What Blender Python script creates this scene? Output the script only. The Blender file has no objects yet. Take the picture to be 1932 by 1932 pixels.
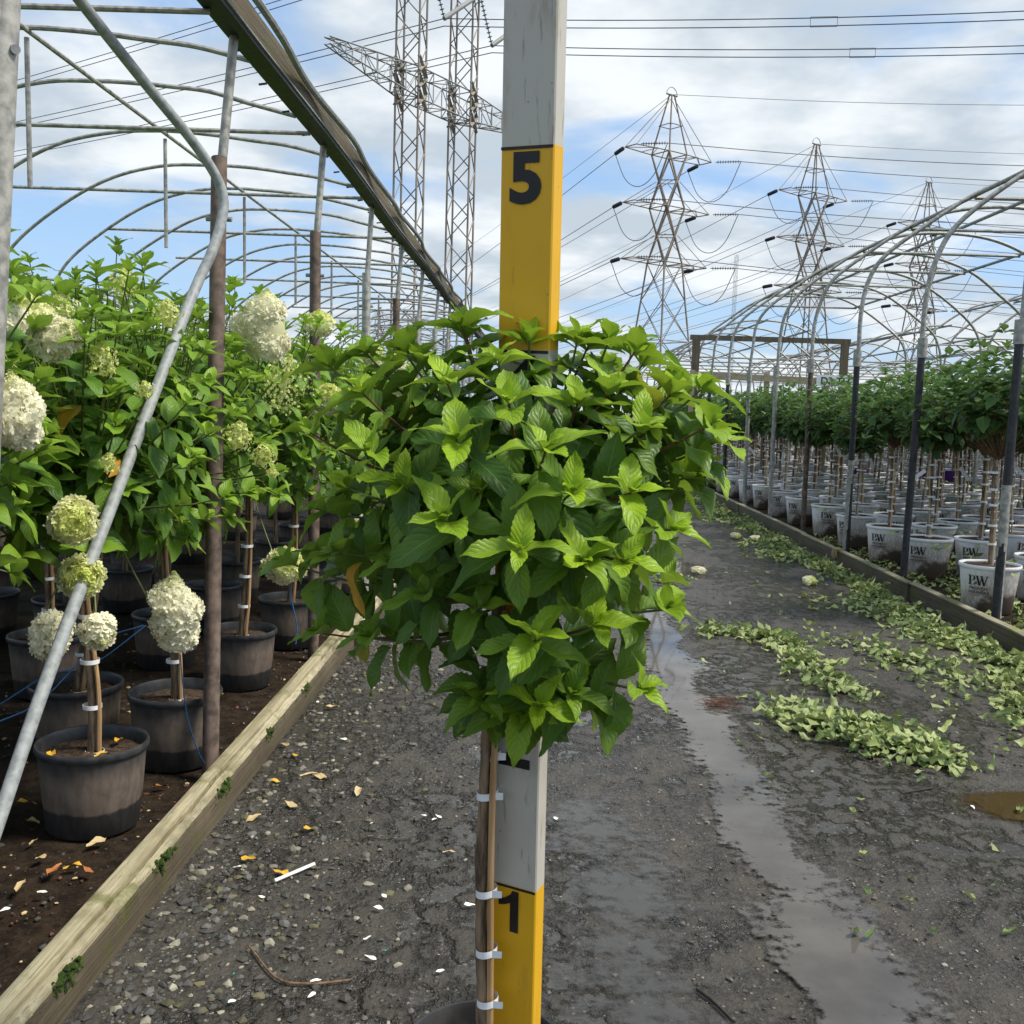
import bpy, math, random
import numpy as np
from mathutils import Vector, Matrix
R = math.radians
random.seed(7); rng = np.random.default_rng(7)
scn = bpy.context.scene
col = scn.collection

# ------------------------------------------------------------------ camera
CAM_H = 1.40; PITCH = R(5.7); YAW = R(1.16); ROLL = R(1.75)
F = Vector((-math.sin(YAW)*math.cos(PITCH), math.cos(YAW)*math.cos(PITCH), -math.sin(PITCH)))
R0 = Vector((math.cos(YAW), math.sin(YAW), 0)); U0 = R0.cross(F)
RT = R0*math.cos(ROLL) + U0*math.sin(ROLL); UP = -R0*math.sin(ROLL) + U0*math.cos(ROLL)
cd = bpy.data.cameras.new('camera'); cam = bpy.data.objects.new('camera', cd); col.objects.link(cam)
cam.matrix_world = Matrix(((RT.x, UP.x, -F.x, 0), (RT.y, UP.y, -F.y, 0), (RT.z, UP.z, -F.z, CAM_H), (0, 0, 0, 1)))
cd.sensor_width = 36; cd.lens = 36; cd.clip_start = .05; cd.clip_end = 5000
scn.camera = cam
def at(x, y, Y):                      # point of the place at distance Y, read off the photograph (1932 px wide)
    d = F + RT*((x-966)/1932) - UP*((y-966)/1932)
    return Vector((0, 0, CAM_H)) + d*(Y/d.y)

# ------------------------------------------------------------------ world, sun, exposure
SUN_EL, SUN_AZ = R(56), R(98)         # azimuth from +Y towards +X
w = bpy.data.worlds.new('World'); scn.world = w; w.use_nodes = True
nt = w.node_tree; nt.nodes.clear(); N = nt.nodes.new; L = nt.links.new
def wmath(op, a, b=None, c=None):
    n = N('ShaderNodeMath'); n.operation = op
    for i, v in enumerate((a, b, c)):
        if v is None: continue
        if isinstance(v, (int, float)): n.inputs[i].default_value = v
        else: L(v, n.inputs[i])
    return n.outputs[0]
sky = N('ShaderNodeTexSky'); sky.sky_type = 'NISHITA'; sky.sun_disc = False
sky.sun_elevation = SUN_EL; sky.sun_rotation = SUN_AZ; sky.air_density = 1.0; sky.dust_density = 1.2; sky.ozone_density = 1.6
tc = N('ShaderNodeTexCoord'); sp = N('ShaderNodeSeparateXYZ'); L(tc.outputs['Generated'], sp.inputs[0])
zz = wmath('ADD', wmath('MAXIMUM', sp.outputs[2], 0.0), .16)
cb = N('ShaderNodeCombineXYZ'); L(wmath('DIVIDE', sp.outputs[0], zz), cb.inputs[0]); L(wmath('DIVIDE', sp.outputs[1], zz), cb.inputs[1])
cb.inputs[2].default_value = 3.7
def wnoise(scale, detail, rough, dist=0, off=(0, 0, 0)):
    m = N('ShaderNodeMapping'); m.inputs[1].default_value = off; L(cb.outputs[0], m.inputs[0])
    n = N('ShaderNodeTexNoise'); n.inputs['Scale'].default_value = scale; n.inputs['Detail'].default_value = detail
    n.inputs['Roughness'].default_value = rough; n.inputs['Distortion'].default_value = dist; L(m.outputs[0], n.inputs['Vector']); return n.outputs[0]
def wramp(v, p0, p1):
    n = N('ShaderNodeMapRange'); n.interpolation_type = 'SMOOTHSTEP'; L(v, n.inputs[0])
    n.inputs[1].default_value = p0; n.inputs[2].default_value = p1; return n.outputs[0]
c1 = wnoise(1.15, 7, .52, .25, (1.9, 3.3, 0)); c2 = wnoise(2.3, 6, .55, 0, (4.1, 7.7, 2))
cover = wramp(c1, .41, .56)
cmix = N('ShaderNodeMix'); cmix.data_type = 'RGBA'; L(wramp(c2, .38, .66), cmix.inputs[0])
cmix.inputs[6].default_value = (3.5, 4.05, 4.6, 1); cmix.inputs[7].default_value = (5.8, 6.1, 6.3, 1)
thin = N('ShaderNodeMix'); thin.data_type = 'RGBA'; thin.inputs[0].default_value = .5      # thin veil of high cloud over the blue
L(sky.outputs[0], thin.inputs[6]); thin.inputs[7].default_value = (2.5, 4.1, 6.6, 1)
fin = N('ShaderNodeMix'); fin.data_type = 'RGBA'; L(cover, fin.inputs[0]); L(thin.outputs[2], fin.inputs[6]); L(cmix.outputs[2], fin.inputs[7])
bg = N('ShaderNodeBackground'); bg.inputs[1].default_value = .1; L(fin.outputs[2], bg.inputs[0])
wo = N('ShaderNodeOutputWorld'); L(bg.outputs[0], wo.inputs[0])
sl = bpy.data.lights.new('sun', 'SUN'); sl.energy = 3.0; sl.angle = R(16); sl.color = (1, .93, .82)
so = bpy.data.objects.new('sun', sl); col.objects.link(so)
sd = Vector((math.sin(SUN_AZ)*math.cos(SUN_EL), math.cos(SUN_AZ)*math.cos(SUN_EL), math.sin(SUN_EL)))
so.rotation_euler = sd.to_track_quat('Z', 'Y').to_euler()
vs = scn.view_settings; vs.view_transform = 'Standard'; vs.look = 'None'; vs.exposure = 0.72; vs.gamma = 1
vs.use_curve_mapping = False
scn.cycles.use_denoising = True; scn.cycles.max_bounces = 8; scn.cycles.transparent_max_bounces = 12

# ------------------------------------------------------------------ material helpers
class Mat:
    def __init__(s, name, rough=.6, spec=.5, metal=0):
        s.m = bpy.data.materials.new(name); s.m.use_nodes = True; s.t = s.m.node_tree
        s.b = s.t.nodes['Principled BSDF']; s.b.inputs['Roughness'].default_value = rough
        s.b.inputs['Specular IOR Level'].default_value = spec; s.b.inputs['Metallic'].default_value = metal
        s.out = s.t.nodes['Material Output']
        s.tc = s.t.nodes.new('ShaderNodeTexCoord'); s.co = s.tc.outputs['Object']
    def set(s, sock, v):
        if isinstance(v, (int, float)): sock.default_value = v
        elif isinstance(v, (tuple, list)): sock.default_value = tuple(v) + ((1,) if len(v) == 3 and len(sock.default_value) == 4 else ())
        else: s.t.links.new(v, sock)
    def n(s, kind): return s.t.nodes.new(kind)
    def noise(s, scale, detail=4, rough=.55, vec=None, dist=0):
        n = s.n('ShaderNodeTexNoise'); n.inputs['Scale'].default_value = scale; n.inputs['Detail'].default_value = detail
        n.inputs['Roughness'].default_value = rough; n.inputs['Distortion'].default_value = dist; s.set(n.inputs['Vector'], vec or s.co); return n.outputs[0]
    def voro(s, scale, vec=None, out='Distance', feat='F1', rnd=1):
        n = s.n('ShaderNodeTexVoronoi'); n.feature = feat; n.inputs['Scale'].default_value = scale
        n.inputs['Randomness'].default_value = rnd; s.set(n.inputs['Vector'], vec or s.co); return n.outputs[out]
    def map(s, scale=(1, 1, 1), loc=(0, 0, 0), vec=None):
        n = s.n('ShaderNodeMapping'); n.inputs[3].default_value = scale; n.inputs[1].default_value = loc; s.set(n.inputs[0], vec or s.co); return n.outputs[0]
    def rng(s, v, a, b, c=0., d=1., smooth=True):
        n = s.n('ShaderNodeMapRange'); n.interpolation_type = 'SMOOTHSTEP' if smooth else 'LINEAR'
        for i, q in enumerate((v, a, b, c, d)): s.set(n.inputs[i], q)
        return n.outputs[0]
    def mix(s, f, a, b, blend='MIX'):
        n = s.n('ShaderNodeMix'); n.data_type = 'RGBA'; n.blend_type = blend; s.set(n.inputs[0], f); s.set(n.inputs[6], a); s.set(n.inputs[7], b); return n.outputs[2]
    def math(s, op, a, b=0., c=0.):
        n = s.n('ShaderNodeMath'); n.operation = op; s.set(n.inputs[0], a); s.set(n.inputs[1], b); s.set(n.inputs[2], c); return n.outputs[0]
    def xyz(s, vec=None):
        n = s.n('ShaderNodeSeparateXYZ'); s.set(n.inputs[0], vec or s.co); return n.outputs
    def col(s, v): s.set(s.b.inputs['Base Color'], v)
    def rough(s, v): s.set(s.b.inputs['Roughness'], v)
    def bump(s, h, strength=.4, dist=.01):
        n = s.n('ShaderNodeBump'); s.set(n.inputs['Height'], h); n.inputs['Strength'].default_value = strength; n.inputs['Distance'].default_value = dist
        s.t.links.new(n.outputs[0], s.b.inputs['Normal']); return n.outputs[0]
    def rand(s): return s.n('ShaderNodeObjectInfo').outputs['Random']
    def attr(s, name):
        n = s.n('ShaderNodeAttribute'); n.attribute_name = name; return n
M = {}
def simple(name, c, rough=.6, var=.25, scale=30, spec=.4, bump=.15, metal=0):
    m = Mat(name, rough, spec, metal); n = m.noise(scale, 5)
    dark = tuple(x*(1-var) for x in c); lite = tuple(min(1, x*(1+var)) for x in c)
    m.col(m.mix(m.rng(n, .3, .7), dark, lite)); m.rough(m.rng(n, .3, .7, rough*.85, min(1, rough*1.15)))
    if bump: m.bump(n, bump, .004)
    M[name] = m.m; return m
def leaf_material(name, dark, mid, young, pale, transl=.3):
    m = Mat(name, .42, .35)
    a = m.attr('tint'); s = m.n('ShaderNodeSeparateColor'); m.set(s.inputs[0], a.outputs['Color'])
    uv = m.n('ShaderNodeUVMap'); u = m.xyz(uv.outputs[0])
    au = m.math('ABSOLUTE', m.math('SUBTRACT', u[0], .5))
    rib = m.rng(au, .012, .035, 1, 0)
    lat = m.math('ABSOLUTE', m.math('SINE', m.math('MULTIPLY', m.math('SUBTRACT', u[1], m.math('MULTIPLY', au, .75)), 22.)))
    latv = m.math('MULTIPLY', m.rng(lat, .0, .16, 1, 0), .55)
    vein = m.math('MAXIMUM', rib, latv)
    c = m.mix(s.outputs[0], dark, mid); c = m.mix(s.outputs[1], c, young)
    c = m.mix(m.rng(m.noise(90, 3), .35, .75, 0, .3), c, mid)
    c = m.mix(m.math('MULTIPLY', vein, .45), c, pale)
    c = m.mix(s.outputs[2], c, (.55, .30, .03))
    g = m.n('ShaderNodeNewGeometry'); cb_ = m.mix(m.math('MULTIPLY', g.outputs['Backfacing'], .55), c, pale)
    m.col(cb_); m.rough(m.rng(m.noise(40, 3), .3, .7, .36, .55))
    h = m.math('SUBTRACT', m.math('MULTIPLY', m.rng(lat, 0, 1), .6), m.math('MULTIPLY', vein, .8))
    m.bump(h, .5, .0016)
    tr = m.n('ShaderNodeBsdfTranslucent'); m.set(tr.inputs[0], m.mix(.5, cb_, young, 'MIX'))
    mx = m.n('ShaderNodeMixShader'); mx.inputs[0].default_value = transl
    m.t.links.new(m.b.outputs[0], mx.inputs[1]); m.t.links.new(tr.outputs[0], mx.inputs[2]); m.t.links.new(mx.outputs[0], m.out.inputs[0])
    M[name] = m.m
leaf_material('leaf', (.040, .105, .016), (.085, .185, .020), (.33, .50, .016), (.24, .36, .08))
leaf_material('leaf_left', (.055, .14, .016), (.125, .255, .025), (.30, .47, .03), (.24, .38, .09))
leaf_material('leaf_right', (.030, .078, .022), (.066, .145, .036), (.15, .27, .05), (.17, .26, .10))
leaf_material('leaf_cut', (.030, .075, .016), (.085, .155, .032), (.40, .46, .15), (.40, .46, .20), .15)
def petal_material():
    m = Mat('petal', .6, .25); a = m.attr('tint'); s = m.n('ShaderNodeSeparateColor'); m.set(s.inputs[0], a.outputs['Color'])
    c = m.mix(s.outputs[1], (.90, .875, .68), (.66, .72, .17)); c = m.mix(m.math('MULTIPLY', s.outputs[0], .22), c, (.74, .73, .48)); m.col(c)
    tr = m.n('ShaderNodeBsdfTranslucent'); m.set(tr.inputs[0], c)
    mx = m.n('ShaderNodeMixShader'); mx.inputs[0].default_value = .35
    m.t.links.new(m.b.outputs[0], mx.inputs[1]); m.t.links.new(tr.outputs[0], mx.inputs[2]); m.t.links.new(mx.outputs[0], m.out.inputs[0])
    M['petal'] = m.m
petal_material()
simple('bark', (.16, .10, .058), .8, .5, 60, .3, .6)
m = Mat('stem_bark', .7, .35); x = m.noise(1, 6, .6, m.map((55, 55, 9)))
m.col(m.mix(m.rng(x, .35, .65), (.065, .043, .027), (.27, .19, .12))); m.bump(x, .6, .004); M['stem_bark'] = m.m
m = Mat('pale_stake', .6, .3); x = m.noise(1, 4, .5, m.map((70, 70, 4)))
m.col(m.mix(m.rng(x, .35, .65), (.36, .27, .17), (.58, .48, .34))); M['pale_stake'] = m.m
m = Mat('cane', .5, .4); x = m.noise(1, 4, .5, m.map((70, 70, 4)))
m.col(m.mix(m.rng(x, .35, .65), (.33, .19, .085), (.50, .33, .17))); M['cane'] = m.m
simple('twig_green', (.10, .13, .035), .6, .3, 40)
simple('twig_red', (.12, .055, .03), .6, .3, 40)
simple('tie_white', (.78, .79, .80), .5, .06, 60, .4, 0)
simple('black_ink', (.012, .012, .013), .45, .2, 40, .4, 0)
def paint(name, c, wear, amount=1.0):
    m = Mat(name, .5, .4); v = m.map((1, 1, .25)); n1 = m.noise(14, 8, .65, v); n2 = m.noise(5, 4, .5); n3 = m.noise(90, 3, .6, m.map((1, 1, .12)))
    cc = m.mix(m.rng(n1, .52, .74, 0, .55*amount), c, wear); cc = m.mix(m.rng(n2, .45, .75, 0, .28*amount), cc, wear)
    cc = m.mix(m.rng(n3, .60, .72, 0, .30*amount), cc, tuple(x*.55 for x in wear))
    sp_ = m.voro(23, None); cc = m.mix(m.rng(sp_, .02, .06, .5*amount, 0), cc, (.10, .075, .05)); m.col(cc)
    m.rough(m.rng(n1, .3, .7, .38, .62)); m.bump(n3, .12, .002); M[name] = m.m
paint('paint_white', (.50, .48, .42), (.30, .245, .17), 1.75)
paint('paint_yellow', (.72, .40, .014), (.42, .22, .02), 1.0)
simple('galvanised', (.29, .31, .31), .62, .22, 45, .35, .1, .1)
simple('old_pipe', (.33, .325, .295), .55, .35, 28, .5, .15, .25)
simple('rusty_sleeve', (.13, .095, .075), .75, .5, 22, .4, .4, .1)
simple('black_sleeve', (.028, .03, .034), .5, .4, 25, .4, .2)
simple('steel_lattice', (.22, .19, .155), .65, .35, .6, .4, 0)
simple('steel_grey', (.30, .31, .30), .6, .2, .6, .4, 0)
simple('wire', (.13, .14, .16), .5, .1, 3, .4, 0)
simple('insulator', (.025, .028, .035), .35, .2, 6, .5, 0)
simple('insulator_glass', (.10, .15, .15), .3, .2, 6, .5, 0)
simple('blue_twine', (.03, .13, .30), .7, .3, 80)
simple('tag_white', (.78, .79, .82), .4, .05, 30, .4, 0)
simple('purple_pot', (.10, .03, .20), .5, .2, 20)
simple('stone', (.13, .118, .095), .75, .55, 12, .35, .4)
simple('chip_white', (.78, .77, .70), .6, .1, 30, .4, 0)
simple('chip_green', (.02, .30, .20), .5, .2, 30, .4, 0)
simple('dry_leaf_yellow', (.62, .36, .03), .6, .4, 50)
simple('dry_leaf_orange', (.36, .13, .035), .6, .4, 50)
simple('dry_leaf_tan', (.48, .37, .19), .65, .4, 50)
simple('dead_twig', (.035, .026, .02), .7, .4, 60)
simple('needle_brown', (.11, .045, .025), .7, .4, 60)
simple('moss', (.03, .052, .008), .9, .5, 60, .2, .6)
simple('logo_grey', (.075, .075, .07), .5, .1, 30, .4, 0)
simple('logo_green', (.07, .15, .05), .5, .2, 60, .4, 0)

def wood(name, a, b, dirt, green, axis='y', gs=1.0):
    m = Mat(name, .75, .3); sc = {'x': (1.2, 60, 60), 'y': (60, 1.2, 60), 'z': (60, 60, 1.2)}[axis]
    g = m.noise(gs, 6, .6, m.map(sc), .6); g2 = m.noise(gs*4, 3, .6, m.map(sc)); big = m.noise(2.2, 5, .6)
    c = m.mix(m.rng(g, .32, .68), a, b); c = m.mix(m.rng(g2, .56, .70, 0, .6), c, tuple(x*.45 for x in a))
    c = m.mix(m.rng(big, .50, .68, 0, .75), c, dirt); c = m.mix(m.rng(m.noise(5, 6, .65), .56, .68, 0, .8), c, green)
    m.col(c); m.bump(m.math('ADD', g, m.math('MULTIPLY', g2, .6)), .7, .006); m.rough(m.rng(big, .3, .7, .8, .55)); M[name] = m.m
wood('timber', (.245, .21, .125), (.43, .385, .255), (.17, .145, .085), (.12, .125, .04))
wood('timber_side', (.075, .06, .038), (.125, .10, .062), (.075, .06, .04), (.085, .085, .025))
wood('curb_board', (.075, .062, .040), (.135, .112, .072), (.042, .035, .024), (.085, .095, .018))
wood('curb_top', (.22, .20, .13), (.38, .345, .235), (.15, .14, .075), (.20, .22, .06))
wood('gutter_board', (.085, .068, .042), (.15, .125, .078), (.05, .042, .024), (.10, .105, .03))
wood('frame_lumber', (.34, .27, .17), (.50, .42, .29), (.26, .20, .12), (.3, .25, .15), 'x')
wood('dark_lumber', (.10, .08, .055), (.17, .14, .095), (.07, .055, .04), (.09, .08, .04), 'z')

def ground_materials():
    # wet asphalt of the lane
    m = Mat('asphalt', .5, .5)
    v = m.map((1, .55, 1)); wet = m.noise(1.1, 7, .6, v, .3); fine = m.noise(55, 6, .7); agg = m.voro(75, None, 'Distance'); aggc = m.voro(75, None, 'Color')
    lump = m.noise(9, 6, .62, m.map((1, .8, 1)))
    base = m.mix(m.rng(fine, .35, .68), (.020, .0175, .014), (.084, .074, .059)); base = m.mix(m.rng(lump, .42, .66, 0, .7), base, (.098, .084, .063))
    sepc = m.n('ShaderNodeSeparateColor'); m.set(sepc.inputs[0], aggc)
    stone_ = m.math('MULTIPLY', m.rng(sepc.outputs[0], .88, .93), m.rng(agg, .25, .55, 1, 0)); base = m.mix(stone_, base, (.22, .20, .165))
    wetm = m.rng(wet, .40, .55)
    low = m.math('MULTIPLY', wetm, m.rng(lump, .38, .62, 1, 0))
    base = m.mix(m.math('MULTIPLY', wetm, .45), base, (.046, .041, .035)); m.col(base)
    m.rough(m.rng(low, 0, .7, .48, .09))
    h = m.math('ADD', m.math('MULTIPLY', fine, .55), m.math('ADD', m.math('MULTIPLY', lump, 1.6), m.math('MULTIPLY', stone_, .35)))
    hh = m.math('MULTIPLY', h, m.rng(low, .1, .8, 1, .12)); m.bump(hh, 1.0, .03); M['asphalt'] = m.m
    # dark wet soil
    m = Mat('soil', .85, .12); a = m.noise(16, 8, .7); b = m.noise(70, 4, .6)
    c = m.mix(m.rng(a, .35, .65), (.012, .0085, .006), (.040, .027, .017)); c = m.mix(m.rng(b, .62, .72, 0, .6), c, (.13, .09, .055)); m.col(c)
    m.rough(m.rng(m.noise(4, 4), .4, .6, .6, .95)); m.bump(m.math('ADD', a, m.math('MULTIPLY', b, .5)), .9, .02); M['soil'] = m.m
    m = Mat('earth', .85, .3); a = m.noise(1.5, 8, .7); m.col(m.mix(m.rng(a, .35, .65), (.06, .055, .045), (.14, .13, .10))); m.bump(a, .5, .05); M['earth'] = m.m
    m = Mat('water', .035, .5); m.b.inputs['IOR'].default_value = 1.36; a = m.attr('edge').outputs['Fac']
    n_ = m.noise(26, 6, .65); n3 = m.noise(3.5, 5, .6)
    m.col(m.mix(m.rng(n3, .3, .7), (.070, .064, .057), (.115, .106, .094))); m.bump(m.noise(7, 3, .5, m.map((1, .5, 1))), .03, .004)
    n5 = m.noise(5, 4, .6, m.map((1, .45, 1)))
    nn = m.math('ADD', m.math('MULTIPLY', m.math('SUBTRACT', n_, .5), 1.7), m.math('MULTIPLY', m.math('SUBTRACT', n5, .5), 2.0))
    m.set(m.b.inputs['Alpha'], m.rng(m.math('ADD', a, nn), .34, .72, 0, .92))
    M['water'] = m.m
    m = Mat('water_film', .10, .5); a = m.attr('edge').outputs['Fac']; m.col((.070, .067, .064))
    nn = m.math('ADD', m.math('MULTIPLY', m.math('SUBTRACT', m.noise(22, 7, .7), .5), 1.6), m.math('MULTIPLY', m.math('SUBTRACT', m.noise(4, 4, .6), .5), 1.8))
    m.set(m.b.inputs['Alpha'], m.rng(m.math('ADD', m.math('MULTIPLY', a, .8), nn), .30, .95, 0, .75)); M['water_film'] = m.m
    m = Mat('water_brown', .05, .5); m.col((.06, .042, .018)); a = m.attr('edge').outputs['Fac']
    m.set(m.b.inputs['Alpha'], m.rng(m.math('ADD', a, m.math('MULTIPLY', m.math('SUBTRACT', m.noise(26, 6, .65), .5), .7)), .15, .45)); M['water_brown'] = m.m
ground_materials()
def pot_materials():
    m = Mat('pot_black', .55, .4); z = m.xyz()[2]; n1 = m.noise(9, 6, .65); n2 = m.noise(40, 4, .6, m.map((1, 1, .3)))
    hz = m.math('ADD', z, m.math('MULTIPLY', m.math('SUBTRACT', n1, .5), .05))
    band = m.math('MULTIPLY', m.rng(hz, .082, .094), m.rng(hz, .17, .262, 1, 0))
    c = m.mix(m.rng(n2, .3, .7), (.022, .022, .023), (.045, .043, .041)); dust = m.mix(m.rng(n2, .3, .7), (.125, .095, .075), (.19, .15, .12))
    c = m.mix(m.math('MULTIPLY', band, m.rng(n1, .25, .55, .55, 1)), c, dust); m.col(c); m.bump(n2, .15, .003); M['pot_black'] = m.m
    m = Mat('pot_rim', .38, .45); n1 = m.noise(20, 5); m.col(m.mix(m.rng(n1, .3, .7), (.018, .019, .021), (.05, .05, .05))); M['pot_rim'] = m.m
    m = Mat('pot_white', .4, .45); p = m.xyz(); n1 = m.noise(7, 6, .7); n2 = m.noise(60, 5, .65, m.map((1, 1, .35)))
    rd = m.rand(); k = m.math('ADD', m.math('SUBTRACT', .185, p[2]), m.math('ADD', m.math('MULTIPLY', p[0], .55), m.math('MULTIPLY', m.math('SUBTRACT', n1, .5), .30)))
    k = m.math('ADD', k, m.math('MULTIPLY', m.math('SUBTRACT', rd, .5), .07))
    c = m.mix(m.math('MULTIPLY', m.rng(k, -.15, .08, 0, .92), m.rng(n2, .25, .6, .35, 1)), (.76, .77, .79), (.30, .25, .20))
    c = m.mix(m.rng(k, .11, .18), c, (.085, .06, .042)); m.col(c); m.rough(m.rng(k, -.1, .1, .35, .7)); M['pot_white'] = m.m
    simple('rim_white', (.78, .79, .81), .35, .06, 20, .45, 0)
    m = Mat('potting', .8, .3); a = m.noise(60, 5, .7); m.col(m.mix(m.rng(a, .35, .7), (.018, .012, .008), (.12, .075, .045))); m.bump(a, .9, .015); M['potting'] = m.m
pot_materials()

# ------------------------------------------------------------------ mesh helpers
class MB:
    """collects geometry; build() links it as ONE mesh object"""
    def __init__(s): s.v = []; s.f = []; s.m = []; s.n = 0; s.cur = 0
    def add(s, v, f):
        s.v.extend([tuple(q) for q in v]); o = s.n; s.f.extend([tuple(i+o for i in g) for g in f]); s.m.extend([s.cur]*len(f)); s.n += len(v); return s
    def box(s, a, b):
        x0, y0, z0 = a; x1, y1, z1 = b
        return s.add([(x0,y0,z0),(x1,y0,z0),(x1,y1,z0),(x0,y1,z0),(x0,y0,z1),(x1,y0,z1),(x1,y1,z1),(x0,y1,z1)],
                     [(0,3,2,1),(4,5,6,7),(0,1,5,4),(1,2,6,5),(2,3,7,6),(3,0,4,7)])
    def tube(s, pts, r, n=8, cap=True):
        pts = [Vector(p) for p in pts]; k = len(pts); rs = r if isinstance(r, (list, tuple)) else [r]*k
        t0 = (pts[1]-pts[0]).normalized(); ref = Vector((0, 0, 1)) if abs(t0.z) < .9 else Vector((1, 0, 0)); a = t0.cross(ref).normalized()
        V = []; Fc = []
        for i, p in enumerate(pts):
            t = (pts[min(i+1, k-1)]-pts[max(i-1, 0)]).normalized(); a = (a - t*a.dot(t)).normalized(); b = t.cross(a)
            for j in range(n):
                q = 2*math.pi*j/n; V.append(p + (a*math.cos(q)+b*math.sin(q))*rs[i])
        for i in range(k-1):
            for j in range(n): Fc.append((i*n+j, i*n+(j+1) % n, (i+1)*n+(j+1) % n, (i+1)*n+j))
        if cap: Fc.append(tuple(range(n-1, -1, -1))); Fc.append(tuple((k-1)*n+j for j in range(n)))
        return s.add(V, Fc)
    def bar(s, a, b, wd): return s.tube([a, b], wd*.7071, 4)
    def lathe(s, prof, n=32, c=(0, 0, 0)):
        V = [(c[0]+r*math.cos(2*math.pi*j/n), c[1]+r*math.sin(2*math.pi*j/n), c[2]+z) for r, z in prof for j in range(n)]
        Fc = [(i*n+j, i*n+(j+1) % n, (i+1)*n+(j+1) % n, (i+1)*n+j) for i in range(len(prof)-1) for j in range(n)]
        return s.add(V, Fc)
    def disc(s, r, z, n=24, c=(0, 0)):
        return s.add([(c[0]+r*math.cos(2*math.pi*j/n), c[1]+r*math.sin(2*math.pi*j/n), z) for j in range(n)], [tuple(range(n))])
    def mesh(s, name, mats, smooth=True):
        me = bpy.data.meshes.new(name); me.from_pydata(s.v, [], s.f)
        for q in (mats if isinstance(mats, (list, tuple)) else [mats]): me.materials.append(M[q])
        if isinstance(mats, (list, tuple)): me.polygons.foreach_set('material_index', s.m)
        if smooth:
            me.polygons.foreach_set('use_smooth', [True]*len(s.f))
            if hasattr(me, 'set_sharp_from_angle'): me.set_sharp_from_angle(angle=R(40))
        me.update(); return me
    def build(s, name, mats, parent=None, smooth=True, loc=None): return put(name, s.mesh(name, mats, smooth), parent, loc)
def put(name, me, parent=None, loc=None, mat=None):
    o = bpy.data.objects.new(name, me); col.objects.link(o)
    if parent: o.parent = parent
    if loc is not None: o.location = loc
    if mat is not None: o.matrix_basis = mat
    return o
def tag(o, label=None, cat=None, group=None, kind=None):
    for k, v in (('label', label), ('category', cat), ('group', group), ('kind', kind)):
        if v: o[k] = v
    return o
def empty(name, loc, label, cat, group=None, rz=0):
    o = bpy.data.objects.new(name, None); col.objects.link(o); o.location = loc; o.rotation_euler.z = rz; o.empty_display_size = .1
    return tag(o, label, cat, group)
def spline(pts, n=6):
    P = [Vector(p) for p in pts]; P = [P[0]*2-P[1]] + P + [P[-1]*2-P[-2]]; out = []
    for i in range(1, len(P)-2):
        for k in range(n):
            t = k/n; a, b, c, d = P[i-1], P[i], P[i+1], P[i+2]
            out.append(.5*((2*b)+(c-a)*t+(2*a-5*b+4*c-d)*t*t+(3*b-a-3*c+d)*t**3))
    out.append(P[-2]); return out
def big_mesh(name, V, Fq, mat, uv=None, tint=None, smooth=True):
    """V (n,3), Fq (m,4) quads as arrays; uv per vertex; tint per vertex rgb"""
    me = bpy.data.meshes.new(name); nv, nf = len(V), len(Fq); k = Fq.shape[1]
    me.vertices.add(nv); me.vertices.foreach_set('co', np.ascontiguousarray(V, dtype=np.float32).ravel())
    me.loops.add(nf*k); me.polygons.add(nf); me.loops.foreach_set('vertex_index', np.ascontiguousarray(Fq, dtype=np.int32).ravel())
    me.polygons.foreach_set('loop_start', np.arange(0, nf*k, k, dtype=np.int32))
    if smooth: me.polygons.foreach_set('use_smooth', np.ones(nf, dtype=bool))
    if uv is not None:
        ul = me.uv_layers.new(name='UVMap'); ul.data.foreach_set('uv', np.ascontiguousarray(uv[Fq.ravel()], dtype=np.float32).ravel())
    if tint is not None:
        at_ = me.attributes.new('tint', 'FLOAT_COLOR', 'POINT'); c4 = np.ones((nv, 4), dtype=np.float32); c4[:, :3] = tint; at_.data.foreach_set('color', c4.ravel())
    me.materials.append(M[mat]); me.update(); me.validate(); return me

# ------------------------------------------------------------------ leaves
def leaf_template(nx, ny, width=.50, fold=.22, curl=.30, serr=0., twist=0., wave=0., seed=0):
    """unit leaf: base at origin, tip at +Y = 1, across X, face up +Z"""
    rg = np.random.default_rng(seed); V = []; UV = []; ph = rg.uniform(0, 6.3)
    for j in range(ny+1):
        t = j/ny
        hw = width*.5*2.62*(t**.66)*((1-t)**.84)*(1.12-.25*t) if 0 < t < 1 else 0.
        if t > .86: hw *= .80
        if serr and 0 < j < ny: hw *= 1 + serr*(1 if j % 2 else -1)
        hw = max(hw, .006)
        for i in range(nx+1):
            u = i/nx*2-1; x = u*hw; y = t - abs(u)*0.02
            z = fold*abs(x)*1.6*(1-.5*t) - curl*t*t + wave*math.sin(t*9+ph+(2 if u > 0 else 0))*abs(u)*.05
            a = twist*t; V.append((x*math.cos(a)-z*math.sin(a)*0, y*(1-.18*curl*t*t), z + x*math.sin(a))); UV.append((i/nx, t))
    Fq = [(j*(nx+1)+i, j*(nx+1)+i+1, (j+1)*(nx+1)+i+1, (j+1)*(nx+1)+i) for j in range(ny) for i in range(nx)]
    return np.array(V), np.array(Fq), np.array(UV)
TEMPL_HI = [leaf_template(6, 16, .53+.06*math.sin(k*2.3), .28+.30*math.sin(k*1.7)**2, .12+.34*(k % 4)/3, .045, .35*math.sin(k*3.1), 1.0, k) for k in range(8)]
TEMPL_MID = [leaf_template(4, 6, .54+.06*math.sin(k*2.3), .3, .15+.3*(k % 3)/2, .03, .3*math.sin(k*3.1), .8, k+20) for k in range(6)]
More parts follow.
